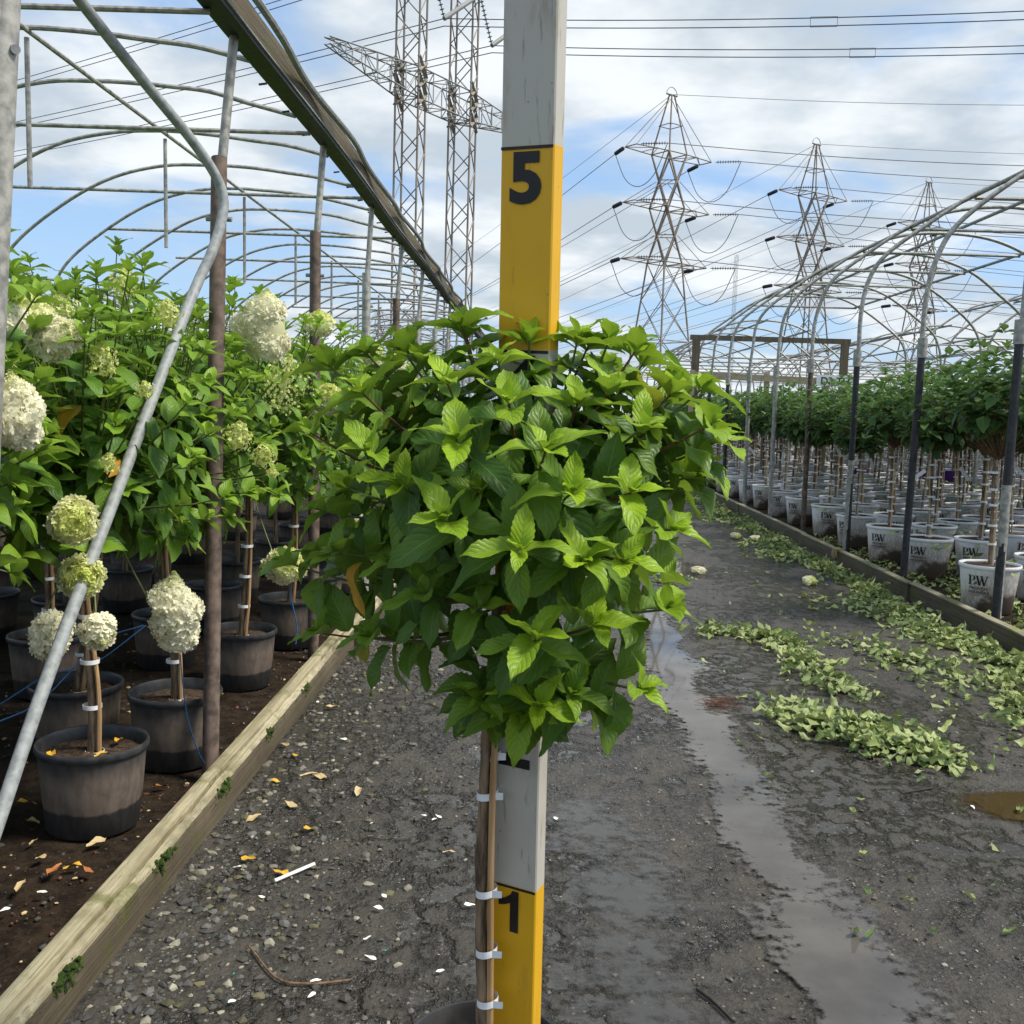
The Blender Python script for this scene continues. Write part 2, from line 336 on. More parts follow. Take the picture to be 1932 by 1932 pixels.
TEMPL_LO = [leaf_template(2, 3, .62, .3, .25, 0, .2*(k-1), 0, k+40) for k in range(3)]
TEMPL_CUT = [leaf_template(4, 5, .46, .8-.4*(k % 3), -.35+.2*(k % 5), .03, .9*math.sin(k*2.1), 2.4, k+60) for k in range(8)]
def frame_of(b, d, n, s):
    d = Vector(d).normalized(); n = Vector(n); n = n - d*n.dot(d)
    if n.length < 1e-4: n = d.orthogonal()
    n.normalize(); x = d.cross(n)
    return Matrix(((x.x*s, d.x*s, n.x*s, b[0]), (x.y*s, d.y*s, n.y*s, b[1]), (x.z*s, d.z*s, n.z*s, b[2]), (0, 0, 0, 1)))
def join_leaves(name, leaves, templ, mat):
    """leaves: list of (matrix, (r,g,b) tint)"""
    VV = []; FF = []; UU = []; TT = []; o = 0
    for i, (mx, ti) in enumerate(leaves):
        V, Fq, UV = templ[i % len(templ)]; A = np.array(mx)
        VV.append(V @ A[:3, :3].T + A[:3, 3]); FF.append(Fq+o); UU.append(UV); TT.append(np.tile(np.array(ti), (len(V), 1))); o += len(V)
    return big_mesh(name, np.concatenate(VV), np.concatenate(FF), mat, np.concatenate(UU), np.concatenate(TT))
def shoot_leaves(base, tip, nodes=5, size=.08, t0=.3, rnd=random, tipyouth=1.0, lift=.25, yel=0.):
    """a leafy shoot: returns (stem points, list of (matrix, tint))"""
    base, tip = Vector(base), Vector(tip); dirv = tip-base; ln = dirv.length
    mid = base + dirv*.55 - Vector((0, 0, 1))*ln*lift*.5 + Vector((rnd.uniform(-1, 1), rnd.uniform(-1, 1), 0))*ln*.05
    P = [base*(1-t)**2 + mid*2*t*(1-t) + tip*t*t for t in [k/8 for k in range(9)]]
    out = []; roll0 = rnd.uniform(0, math.pi)
    K = nodes+3
    for k in range(K):
        tipn = k >= nodes
        t = t0 + (1-t0)*(k/max(1, nodes))*.93 if not tipn else (.965, .985, 1.0)[k-nodes]
        t = min(t, 1); i = min(int(t*8), 7); f = t*8-i; p = P[i].lerp(P[i+1], f); ax = (P[i+1]-P[i]).normalized()
        if tipn: ax = (ax + Vector((0, 0, .7))).normalized()
        s = ax.orthogonal().normalized(); s = Matrix.Rotation(roll0 + k*math.pi/2 + rnd.uniform(-.3, .3), 3, ax) @ s
        for sg in (1, -1):
            if tipn:
                j = k-nodes; ang = (R(62), R(46), R(24))[j]+rnd.uniform(-.2, .2); sz = size*(.92, .70, .40)[j]*rnd.uniform(.85, 1.15); yg = (.72, .95, 1.0)[j]*tipyouth*rnd.uniform(.75, 1.05)
            else:
                ang = R(72)+rnd.uniform(-.25, .25); sz = size*rnd.uniform(.8, 1.2); yg = max(0, (t-.62)*1.1)*tipyouth*rnd.uniform(.1, 1.3)
                if rnd.random() < .06: continue
            d = ax*math.cos(ang) + s*sg*math.sin(ang)
            if not tipn: d = d - Vector((0, 0, 1))*rnd.uniform(-.08, .40)
            n = Vector((0, 0, 1))*.75 + ax*.6 + Vector((rnd.uniform(-.25, .25), rnd.uniform(-.25, .25), 0))
            b = p + d.normalized()*(.012 if not tipn else .003)
            out.append((frame_of(b, d, n, sz), (rnd.uniform(0, 1), min(1, yg), 1.0 if rnd.random() < yel and not tipn else 0.)))
    return P, out

# ------------------------------------------------------------------ flower heads
def floret_cloud(centres, normals, size, young, rg):
    """four-petalled florets joined into one mesh"""
    VV = []; FF = []; TT = []; o = 0
    pet = np.array([(0, 0, 0), (.42, .30, .05), (.30, .80, .16), (0, 1.0, .10), (-.30, .80, .16), (-.42, .30, .05)])
    for c, n, sz, yg in zip(centres, normals, size, young):
        n = n/np.linalg.norm(n); a = np.cross(n, (0.31, .2, .93)); a /= np.linalg.norm(a)+1e-9; b = np.cross(n, a); ph = rg.uniform(0, 6.3); r0_ = rg.uniform(0, 1)
        for q in range(4):
            an = ph+q*math.pi/2; d = a*math.cos(an)+b*math.sin(an); x = np.cross(d, n); tl = rg.uniform(-.35, .55)
            d2 = d*math.cos(tl)+n*math.sin(tl); n2 = np.cross(x, d2)
            VV.append(c + (pet[:, :1]*x + pet[:, 1:2]*d2 - pet[:, 2:3]*n2*.6)*sz); FF.append(np.array([(0, 1, 2, 3), (0, 3, 4, 5)])+o); o += 6
            TT.append(np.tile((r0_, yg, 0), (6, 1)))
    return np.concatenate(VV), np.concatenate(FF), np.concatenate(TT)
def panicle(wd, ht, axis, kind, seed, core=1.0):
    """kind: cream, lime (lime towards the tip), bud (open lime sprays)"""
    rg = np.random.default_rng(seed); ax = np.array(Vector(axis).normalized()); s = np.array(Vector(axis).orthogonal().normalized()); t = np.cross(ax, s)
    C = []; Nn = []; S = []; Y = []
    nf = int(max(110, min(1300, wd*ht*32000))) if kind != 'bud' else int(max(60, min(300, wd*ht*24000)))
    lobes = [(rg.uniform(0, 6.28), rg.uniform(.1, .9), rg.uniform(.06, .20)) for _ in range(12)]
    for i in range(nf):
        h = (i+.5)/nf; an = i*2.39996
        pr = (1-abs(2*h-.86)**2.6*.72 if h > .43 else 1-abs(2*h-.86)**2.4*.62)*(1 if h < .86 else math.sqrt(max(.02, (1.02-h)/.16)))
        pr *= 1 + sum(q*math.exp(-((h-hh)/.16)**2)*math.cos(an-a0) for a0, hh, q in lobes)
        r = wd*.5*pr*rg.uniform(.86, 1.06)
        if kind == 'bud': r *= rg.uniform(.35, 1.1)
        nd = s*math.cos(an)+t*math.sin(an)
        C.append(ax*(h-.42)*ht + nd*r); Nn.append(nd + ax*(.9*(h-.35)) + rg.normal(0, .45, 3))
        S.append((.0132 if kind != 'bud' else .0068)*rg.uniform(.75, 1.2)*(1 if h < .8 or kind == 'bud' else .62))
        Y.append({'cream': max(0, (h-.80)*3), 'lime': min(1, max(0, (h-.25)*1.3)+rg.uniform(0, .15)), 'bud': rg.uniform(.7, 1)}[kind])
    V, Fq, T = floret_cloud(C, Nn, S, Y, rg)
    # inner body so that the head is not hollow
    bb = MB(); prof = []
    for k in range(9):
        h = k/8; prof.append((max(.002, wd*.5*core*(.76 if kind != 'bud' else .10)*(1-abs(2*h-.9)**2.2*.9)), (h-.42)*ht*.94))
    bb.lathe(prof, 12); A = np.array([s, t, ax]).T; bv = np.array(bb.v) @ A.T; bf = np.array(bb.f); n0 = len(V)
    V = np.concatenate([V, bv]); Fq = np.concatenate([Fq, bf+n0]); T = np.concatenate([T, np.tile((1., .35 if kind == 'cream' else .8, 0), (len(bv), 1))])
    return big_mesh('flower_head', V, Fq, 'petal', None, T, False)

# ------------------------------------------------------------------ text
def text_mesh(s, size, bold=0., mat='black_ink'):
    cu = bpy.data.curves.new('txt', 'FONT'); cu.body = s; cu.size = size; cu.offset = bold; cu.align_x = 'CENTER'; cu.resolution_u = 4
    o = bpy.data.objects.new('txt', cu); col.objects.link(o); dg = bpy.context.evaluated_depsgraph_get()
    me = bpy.data.meshes.new_from_object(o.evaluated_get(dg)); bpy.data.objects.remove(o); bpy.data.curves.remove(cu)
    V = [v.co.copy() for v in me.vertices]; Fc = [tuple(p.vertices) for p in me.polygons]; bpy.data.meshes.remove(me); return V, Fc

# ================================================================== SETTING
def sheet(name, x0, x1, y0, y1, z, nx, ny, mat, amp=0., seed=0, label=None):
    rg = np.random.default_rng(seed); V = []
    ph = rg.uniform(0, 6, 8)
    for j in range(ny+1):
        for i in range(nx+1):
            x = x0+(x1-x0)*i/nx; y = y0+(y1-y0)*j/ny
            dz = amp*(math.sin(x*5.1+ph[0]+1.3*math.sin(y*1.1))*.4+math.sin(y*3.3+ph[1]+x)*.3+math.sin(x*11+y*7+ph[2])*.2) if amp else 0
            V.append((x, y, z+dz))
    b = MB().add(V, [(j*(nx+1)+i, j*(nx+1)+i+1, (j+1)*(nx+1)+i+1, (j+1)*(nx+1)+i) for j in range(ny) for i in range(nx)])
    return tag(b.build(name, mat), kind='structure')
sheet('ground', -1500, 1500, -300, 3000, -.05, 1, 1, 'earth')
sheet('road', -1.06, 3.02, -3, 60, 0, 40, 300, 'asphalt', .004, 3)
sheet('planting_bed_left', -14, -1.055, -3, 60, -.012, 60, 160, 'soil', .012, 5)
sheet('planting_bed_right', 3.045, 40, -3, 60, .07, 40, 60, 'soil', .008, 6)

def puddle(name, rows, z, mat, label):
    V = []; E_ = []; nx = 8
    sm = spline([(a, b, y) for y, a, b in rows], 8)
    for p in sm:
        for i in range(nx+1):
            u = i/nx; c_ = (p.x+p.y)/2; h_ = (p.y-p.x)*.64; V.append((c_+(u*2-1)*h_+.02*math.sin(p.z*7), p.z, z)); E_.append(min(1, min(u, 1-u)*2.4))
    ny = len(sm)-1
    for j in range(ny+1):
        k = min(1, min(j, ny-j)/6)
        for i in range(nx+1): E_[j*(nx+1)+i] *= k
    b = MB().add(V, [(j*(nx+1)+i, j*(nx+1)+i+1, (j+1)*(nx+1)+i+1, (j+1)*(nx+1)+i) for j in range(ny) for i in range(nx)])
    me = b.mesh(name, mat); a = me.attributes.new('edge', 'FLOAT', 'POINT'); a.data.foreach_set('value', np.array(E_, dtype=np.float32))
    return tag(put(name, me), label, kind='structure')
puddle('puddle', [(1.5, .70, 1.02), (2.3, .66, 1.03), (2.62, .62, 1.03), (2.95, .66, 1.0), (3.3, .66, .98), (3.8, .65, .96), (4.45, .66, .97), (5.15, .60, .97), (6.0, .64, 1.0), (7.0, .72, .98), (8.2, .76, .98)], .0075, 'water', 'long shallow puddle in the wheel rut of the lane')
puddle('puddle', [(3.50, 1.72, 2.2), (3.6, 1.64, 2.5), (3.75, 1.62, 2.6), (3.88, 1.75, 2.4)], .0075, 'water_brown', 'brown puddle beside the loose leaves on the lane')
puddle('puddle', [(1.5, .02, .50), (2.1, .05, .56), (2.7, .06, .56), (3.3, .05, .52), (4.0, .1, .5)], .0072, 'water_film', 'thin film of water next to the measuring board')
puddle('puddle', [(8.6, .9, 1.5), (9.4, .8, 1.6), (10.4, .9, 1.5)], .0075, 'water', 'far shallow puddle across the lane')

# ---- timbers on the left edge of the lane
def timber(y0, y1, xl, xr, h, dx, seed, label):
    rg = random.Random(seed); n = int((y1-y0)/.022); root = empty('edging_timber', ((xl+xr)/2+dx, (y0+y1)/2, 0), label, 'timber', 'timbers along the left edge of the lane')
    cxm, cym = (xl+xr)/2, (y0+y1)/2; V = []; prof_n = 15
    cr = .02; lo = 0
    for j in range(n+1):
        y = y0+(y1-y0)*j/n; cr += rg.uniform(-.0018, .0018); cr = max(-.004, min(.016, cr)); lo = lo*.8+rg.uniform(-.004, .004)
        chip = .016*max(0, math.sin(y*4.3+seed)*math.sin(y*1.7+2*seed)) + .011*max(0, rg.uniform(-1.2, 1))
        W = (xr-xl)/2; dp = .030+.014*math.sin(y*2.2+seed)
        pr = [(-W, -.03), (-W, h*.5), (-W+.001, h-.012), (-W+.010, h-.002), (-W*.5, h+lo*.3), (cr-.011, h-.001), (cr-.0065, h-.004), (cr, h-dp), (cr+.0055, h-.006),
              (cr+.012, h+.001), (W*.55, h-.003+lo*.4), (W-.012-chip*.6, h-.004-chip*.3), (W-chip, h-.016-chip), (W+.001, h*.5), (W, -.03)]
        for x, z in pr: V.append((x, y-cym, z))
    b = MB(); b.v = V; b.n = len(V)
    for j in range(n):
        for i in range(prof_n-1):
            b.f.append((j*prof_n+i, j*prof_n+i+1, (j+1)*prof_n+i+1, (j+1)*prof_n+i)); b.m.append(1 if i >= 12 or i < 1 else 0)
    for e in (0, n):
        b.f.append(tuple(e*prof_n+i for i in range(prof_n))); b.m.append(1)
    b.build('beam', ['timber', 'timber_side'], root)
    k = 0
    for yy in ([2.18, 2.78, 3.35, 3.95, 4.6] if y0 < 2 else []):      # moss cushions on the arris
        mb = MB(); W = (xr-xl)/2; rr = random.Random(int(yy*100))
        for q in range(70):
            px = W-.004+rr.gauss(0, .006); py = yy-cym+rr.gauss(0, .035); pz = h-.012-abs(rr.gauss(0, .018)); s = rr.uniform(.003, .008)
            mb.add([(px-s, py-s, pz), (px+s, py-s, pz), (px+s, py+s, pz), (px-s, py+s, pz), (px, py, pz+s*1.3)], [(0, 1, 4), (1, 2, 4), (2, 3, 4), (3, 0, 4)])
        mb.build('moss_cushion', 'moss', root)['kind'] = 'stuff'
    return root
timber(.5, 5.83, -1.115, -1.015, .12, 0, 1, 'long split weathered timber with moss beside the black pots')
timber(5.85, 11.2, -1.115, -1.015, .115, .03, 2, 'weathered timber butted onto the end of the long split one')
timber(11.22, 16.6, -1.115, -1.015, .115, 0, 3, 'third weathered timber in line, between the first two and the last')
timber(16.62, 24, -1.115, -1.015, .115, .01, 4, 'last weathered timber at the far end of the lane')

# ---- boards of the right kerb
ends = [2.4, 5.9, 8.05, 11.3, 14.9, 18.5, 22.1, 27]
curb_lab = ['mossy kerb board running past the last white pot', 'green stained kerb board under the first white pots', 'grey brown kerb board with a bent upper edge beside white pots',
            'kerb board with straw caught on its top edge', 'grey kerb board further up the lane', 'grey kerb board two joints up from the straw', 'far kerb board near the wooden door frame']
for i in range(len(ends)-1):
    y0, y1 = ends[i]+.004, ends[i+1]-.004; xo = (0, .012, -.006, .010, 0, .012, 0)[i]
    root = empty('kerb_board', (3.0+xo, (y0+y1)/2, 0), curb_lab[i], 'kerb', 'boards of the right kerb'); rr = random.Random(i)
    b = MB(); n = max(4, int((y1-y0)/.12)); V = []
    for j in range(n+1):
        y = y0+(y1-y0)*j/n-(y0+y1)/2; d = .004*math.sin(y*2.1+i)+rr.uniform(-.0015, .0015)
        V += [(-.019+d, y, -.03), (-.019+d, y, .128), (.019+d, y, .128), (.019+d, y, -.03)]
    for j in range(n):
        for q in range(3): b.f.append((j*4+q, (j+1)*4+q, (j+1)*4+q+1, j*4+q+1))
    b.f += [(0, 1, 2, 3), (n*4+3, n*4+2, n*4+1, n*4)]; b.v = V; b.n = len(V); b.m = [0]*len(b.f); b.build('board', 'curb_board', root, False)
    t = MB(); V = []
    for j in range(n+1):
        y = y0+(y1-y0)*j/n-(y0+y1)/2; d = .004*math.sin(y*2.1+i); e = rr.uniform(-.002, .002)
        V += [(-.026+d+e, y, .130), (-.026+d+e, y, .141+e), (.024+d, y, .146+e*.5), (.024+d, y, .130)]
    for j in range(n):
        for q in range(4): t.f.append((j*4+q, (j+1)*4+q, (j+1)*4+(q+1) % 4, j*4+(q+1) % 4))
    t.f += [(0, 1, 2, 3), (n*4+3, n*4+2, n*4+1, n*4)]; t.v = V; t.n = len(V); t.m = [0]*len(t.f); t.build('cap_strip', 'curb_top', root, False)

# ================================================================== GREENHOUSE FRAMES
def left_frame():
    root = empty('hoop_house', (-1.22, 4, 0), 'bare hoop house frame with wooden gutter over the cream flowering hydrangeas', 'greenhouse', 'bare hoop house frames')
    O = Vector((-1.22, 4, 0))
    def P(x, y, z): return Vector((x, y, z))-O
    ys = [2.42 + 1.66*k for k in range(0, 14)]
    for k, y in enumerate(ys):
        lx = (-.02, -.03, .0, .01)[k % 4]; b = MB(); b.tube([P(-1.235+lx*.5, y-.05, 2.2), P(-1.205, y, 2.84)], .0185, 12); b.build('post', 'old_pipe', root)
        bx_, by_ = ((-1.46, y), (-1.165, 3.66), (-1.185, y-.22), (-1.19, y-.15))[min(k, 3)]
        top_ = P(-1.235+lx*.5, y-.05, 2.33); bot_ = P(bx_, by_, -.05)
        if k == 0:
            p1_, p2_ = at(7, 0, 2.40), at(-28, 790, 2.34); d_ = (p1_-p2_)/(p1_.z-p2_.z); top_ = P(*(p1_+d_*(2.5-p1_.z))); bot_ = P(*(p2_-d_*(p2_.z+.05)))
            MB().tube([P(*at(18, 93, 2.40)), P(*at(30, 93, 2.375))], .011, 10).build('bolt', 'galvanised', root)
        s = MB(); s.tube([bot_, top_], .036 if k == 0 else .030, 14)
        po = s.build('sleeve', 'rusty_sleeve' if k in (1, 2, 4) else 'old_pipe', root)
        if k == 0: continue
        bt = MB(); bt.tube([P(-1.235+lx*.5-.05, y-.05, 2.1), P(-1.235+lx*.5+.05, y-.05, 2.1)], .010, 8); bt.build('bolt', 'galvanised', root)
    # gutter: board, channel beneath, light seam
    y0, y1 = .8, 26.
    n = 60
    def strip(name, sec, mat, smooth=False, wob=.006):
        b = MB(); V = []; k = len(sec); rr = random.Random(len(name))
        for j in range(n+1):
            y = y0+(y1-y0)*j/n; d = wob*math.sin(y*1.3)
            for x, z in sec: V.append(P(x+d, y, z+d*.6))
        for j in range(n):
            for q in range(k): b.f.append((j*k+q, (j+1)*k+q, (j+1)*k+(q+1) % k, j*k+(q+1) % k))
        b.f += [tuple(range(k)), tuple(n*k+q for q in range(k-1, -1, -1))]; b.v = V; b.n = len(V); b.m = [0]*len(b.f); b.build(name, mat, root, smooth)
    strip('gutter_board', [(-1.165, 2.815), (-1.165, 2.918), (-1.135, 2.918), (-1.135, 2.815)], 'gutter_board')
    strip('gutter_channel', [(-1.232, 2.80), (-1.24, 2.86), (-1.17, 2.86), (-1.17, 2.80)], 'black_sleeve')
    strip('gutter_seam', [(-1.150, 2.8065), (-1.150, 2.8125), (-1.126, 2.8125), (-1.126, 2.8065)], 'galvanised')
    strip('gutter_lip', [(-1.168, 2.785), (-1.168, 2.798), (-1.135, 2.805), (-1.135, 2.79)], 'black_sleeve')
    hoop = [(x, 2.925-.115*((x+2.2)/.94)**2) for x in (-1.225, -1.45, -1.65, -1.85, -2.05, -2.2)] + [(-2.45, 2.915), (-2.74, 2.85), (-3.0, 2.725), (-3.3, 2.52), (-3.48, 2.34), (-3.57, 2.15), (-3.60, 1.87), (-3.61, -.05)]
    for k in range(0, 22):
        y = 3.56+.80*k; rr = random.Random(k); dz = rr.uniform(-.02, .02)
        MB().tube(spline([P(x, y+rr.uniform(-.01, .01), z+dz*(1 if x < -1.5 else 0)) for x, z in hoop], 5), .0112, 8).build('hoop', 'old_pipe', root)
    MB().tube([P(-2.15, 1.0, 2.900), P(-2.15, 8, 2.895), P(-2.15, 22, 2.90)], .0105, 8).build('purlin', 'old_pipe', root)
    for k in range(12):
        y = 3.8+1.62*k; x0 = -3.62
        MB().tube([P(-1.21, y, 2.785), P(x0, y, 2.80)], .0115, 8).build('tie_bar', 'old_pipe', root)
    for k in range(10):
        y = 4.36+1.6*k
        MB().tube([P(-2.17, y+.03, 2.88), P(-2.165, y+.03, 2.27)], .011, 8).build('drop_pipe', 'old_pipe', root)
    # hose clipped along the road side of the gutter board, bowing out between the clips
    pts = []
    for k in range(0, 150):
        y = 1.2+.16*k; ph = (y % 1.66)/1.66; pts.append(P(-1.112+.050*math.sin(ph*math.pi)**2, y, 2.895-.04*math.sin(ph*math.pi)**2+.035*math.sin(y*2.3)*.3))
    MB().tube(pts, .016, 8).build('film_pipe', 'galvanised', root)
    for k in range(24):
        y = 3.4+.42*k; MB().tube([P(-1.235, y, 2.80), P(-1.27, y, 2.795)], .005, 6).build('hook', 'black_sleeve', root)
    # bent galvanised brace clamped to the second post
    A = P(-1.275, 3.93, 2.17)
    lo_ = at(0, 1540, 2.48); mi_ = at(118, 1200, 2.80)
    br = spline([P(*at(20, -170, 3.0)), P(*at(150, 0, 3.3)), P(*at(270, 152, 3.55)), P(*at(360, 262, 3.72)), P(*at(405, 328, 3.80)), P(*at(421, 372, 3.82)), P(*at(418, 415, 3.80)), P(*at(398, 480, 3.74)), P(*at(350, 590, 3.60)), P(*mi_), P(*lo_), P(*(lo_*1.165-mi_*.165)), P(*(lo_*1.5-mi_*.5))], 6)
    MB().tube(br, .0185, 14).build('brace', 'galvanised', root)
left_frame()

RH = [(0, 0), (0, 2.05), (.02, 2.45), (.07, 2.76), (.22, 3.02), (.58, 3.32), (.95, 3.58), (1.28, 3.74), (1.65, 3.83), (2.08, 3.86)]
RH = RH + [(4.16-x, z) for x, z in RH[-2::-1]]
def hoop_frame(x0, ys, label, near=False, mirror=None, r=.021, legs=True, wd=4.16, zoff=0., seed=1):
    O = Vector((x0, ys[0], 0)); root = empty('hoop_house', O, label, 'greenhouse', 'bare hoop house frames'); k_ = wd/4.16; rr = random.Random(seed)
    def P(x, y, z): return Vector((x0+x*k_, y, z+zoff))-O
    for i, y in enumerate(ys):
        if near:
            h = [(x, z) for x, z in RH if z > 1.9]; MB().tube(spline([P(x+rr.uniform(-.012, .012), y+rr.uniform(-.02, .02), z) for x, z in h], 6), r, 10).build('hoop', 'old_pipe', root)
            for sx in (0, 4.16):
                lean = rr.uniform(-.03, .03); b = MB(); b.tube([P(sx-.01+lean, y-.02, -.05), P(sx, y, 2.06)], .036 if i == 0 else .030, 12)
                b.build('post', ('old_pipe', 'black_sleeve', 'black_sleeve', 'black_sleeve', 'rusty_sleeve', 'old_pipe')[i % 6] if sx == 0 else 'old_pipe', root)
                if sx == 0: MB().tube([P(sx-.0008, y, 1.93), P(sx, y, 2.09)], .040, 12).build('collar', 'old_pipe', root)
                if sx == 0 and i in (1, 3): MB().tube([P(lean*.5-.011, y-.013, .1), P(lean*.5-.008, y-.011, 1.0)], .032, 12).build('post_base', 'old_pipe', root)
        else:
            MB().tube(spline([P(x, y, z) for x, z in RH], 3), r, 6).build('hoop', 'old_pipe', root)
    ya, yb = ys[0]-.4, ys[-1]+.2
    for x, z in ((1.06, 3.625), (2.08, 3.835), (3.10, 3.625)):
        MB().tube([P(x, ya, z), P(x, yb, z)], r*1.0, 8).build('purlin', 'old_pipe' if near else 'steel_grey', root)
    for i, y in enumerate(ys):
        if not near or i % 1 == 0: MB().tube([P(1.06, y+.05, 3.60), P(3.10, y+.05, 3.60)] if near else [P(.2, y, 2.95), P(3.96, y, 2.95)], r*.9, 6).build('tie_bar', 'old_pipe', root)
    return root
ysr = [5.18+1.72*k for k in range(10)]
hoop_frame(3.17, ysr, 'bare hoop house frame over the white printed pots beside the kerb', True, seed=4)
hoop_frame(7.42, [8.6+1.75*k for k in range(8)], 'bare hoop house frame adjoining the one over the white printed pots', False, r=.02)
hoop_frame(11.7, [12+1.9*k for k in range(7)], 'bare hoop house frame two bays in from the kerb', False, r=.02)
far_lab = ['bare hoop house frame standing behind the wooden door frame', 'bare hoop house frame second in from the lane in the far block', 'bare hoop house frame third in from the lane in the far block', 'bare hoop house frame fourth in from the lane in the far block', 'outermost bare hoop house frame in the far block']
for k in range(5):
    hoop_frame(3.3+4.3*k, [25+2.1*j for j in range(9 if k < 3 else 6)], far_lab[k], r=.024, zoff=-.15)
farl = ['low bare hoop house frame behind the flowering hydrangeas', 'bare hoop house frame furthest from the lane on the flower side', 'far bare hoop house frame in line with the wooden gutter', 'far bare hoop house frame one bay in from the wooden gutter line', 'far bare hoop house frame two bays in from the wooden gutter line']
for k, (x0, y0, n, dz) in enumerate([(-8.3, 9.0, 9, -1.05), (-13, 12, 8, -.8), (-5.6, 25, 9, -.6), (-10, 24, 9, -.6), (-14.5, 24, 8, -.6)]):
    hoop_frame(x0, [y0+1.7*j for j in range(n)], farl[k], r=.018, zoff=dz)

# wooden door frame at the far end of the right bay
root = empty('door_frame', (4.55, 20.4, .07), 'dark wooden door frame closing the end of the pot bay', 'door frame'); O = Vector((4.55, 20.4, .07))
for x in (3.1, 6.0):
    b = MB(); b.box((x-.07-O.x, -.05, -.05), (x+.07-O.x, .05, 2.80)); b.build('jamb', 'dark_lumber', root, False)
b = MB(); b.box((2.98-O.x, -.045, 2.803), (6.10-O.x, .045, 2.90)); b.build('header', 'dark_lumber', root, False)
b = MB(); b.bar((3.15-O.x, -.02, 1.6), (3.45-O.x, -.02, 2.0), .05); b.build('corner_brace', 'dark_lumber', root, False)
root = empty('board_rail', (4.3, 19.9, .07), 'pale lumber rail across the bay with a white bay sign', 'rail'); O = Vector((4.3, 19.9, .07))
b = MB(); b.add([Vector(q)-Vector((4.3, 0, .07)) for q in [(2.95, .02, 2.12), (5.62, -.25, 2.05), (5.62, -.21, 2.05), (2.95, .06, 2.12), (2.95, .02, 2.24), (5.62, -.25, 2.17), (5.62, -.21, 2.17), (2.95, .06, 2.24)]],
    [(0, 3, 2, 1), (4, 5, 6, 7), (0, 1, 5, 4), (1, 2, 6, 5), (2, 3, 7, 6), (3, 0, 4, 7)]); b.build('rail', 'frame_lumber', root, False)
for x, y_ in ((3.0, .09), (4.4, -.06), (5.5, -.17)):
    b = MB(); b.box((x-.045-4.3, y_, -.05), (x+.045-4.3, y_+.08, 2.2)); b.build('stake', 'frame_lumber', root, False)
sg = MB(); sg.box((5.28-4.3, -.275, 1.955), (5.98-4.3, -.255, 2.165)); so_ = sg.build('sign_board', 'tag_white', root, False)
V, Fc = text_mesh('D3-TH', .19, .004); b = MB(); b.add([(v.x+5.63-4.3, -.2775, v.y+1.99) for v in V], Fc); b.build('sign_letters', 'black_ink', so_, False)

# ================================================================== MEASURING BOARD
def measuring_board():
    B = Vector((-.051, 1.739, .28)); t = Vector((-.010, -.084, 1)).normalized(); wv = Vector((math.cos(-.435), math.sin(-.435), 0)); wv = (wv - t*wv.dot(t)).normalized(); nv = t.cross(wv)  # back of board
    if nv.y < 0: nv = -nv
    FT = .3048; W, T = .089, .036
    root = empty('measuring_board', B - t*.07, 'tall yellow and white measuring board with black foot numbers standing in the pot', 'measuring board')
    O = B - t*.07
    def P(u, d, h): return B + wv*u + nv*d + t*h - O
    for k in range(6):
        h0, h1 = (k*FT if k else -.06), (k+1)*FT
        if k == 5: h1 = 6.2*FT
        b = MB(); n = 6; e = .0022
        pr = [(e, 0), (W-e, 0), (W, e), (W, T-e), (W-e, T), (e, T), (0, T-e), (0, e)]
        b.add([P(u, d, h0) for u, d in pr]+[P(u, d, h1) for u, d in pr], [(i, (i+1) % 8, (i+1) % 8+8, i+8) for i in range(8)]+[tuple(range(7, -1, -1)), tuple(range(8, 16))])
        b.build('white_section' if k % 2 else 'yellow_section', 'paint_white' if k % 2 else 'paint_yellow', root, False)
    for k in range(1, 6):
        h = k*FT-.0005; b = MB(); b.add([P(.0005, -.0014, h-.0045), P(W-.001, -.0014, h-.0045), P(W-.001, -.0014, h), P(.0005, -.0014, h)], [(0, 1, 2, 3)]); b.build('foot_line', 'black_ink', root, False)
        V, Fc = text_mesh(str(k), .100, .0040) if k > 1 else ([Vector(q+(0,)) for q in ((0, 0), (.016, 0), (.016, .078), (.004, .078), (0, .070), (-.010, .062), (-.022, .058), (-.022, .046), (-.010, .049), (0, .054))], [(0, 1, 2, 3, 4, 9), (4, 5, 8, 9), (5, 6, 7, 8)]); zs = max(v.y for v in V); x0 = min(v.x for v in V); x1 = max(v.x for v in V); xc = (x0+x1)/2; uc = .038 if k == 1 else .043
        b = MB(); b.add([P(uc+(v.x-xc)*(1.14 if k > 1 else 1), -.0016, h-.008-zs*1.0+v.y) for v in V], Fc); b.build('number', 'black_ink', root, False)
measuring_board()

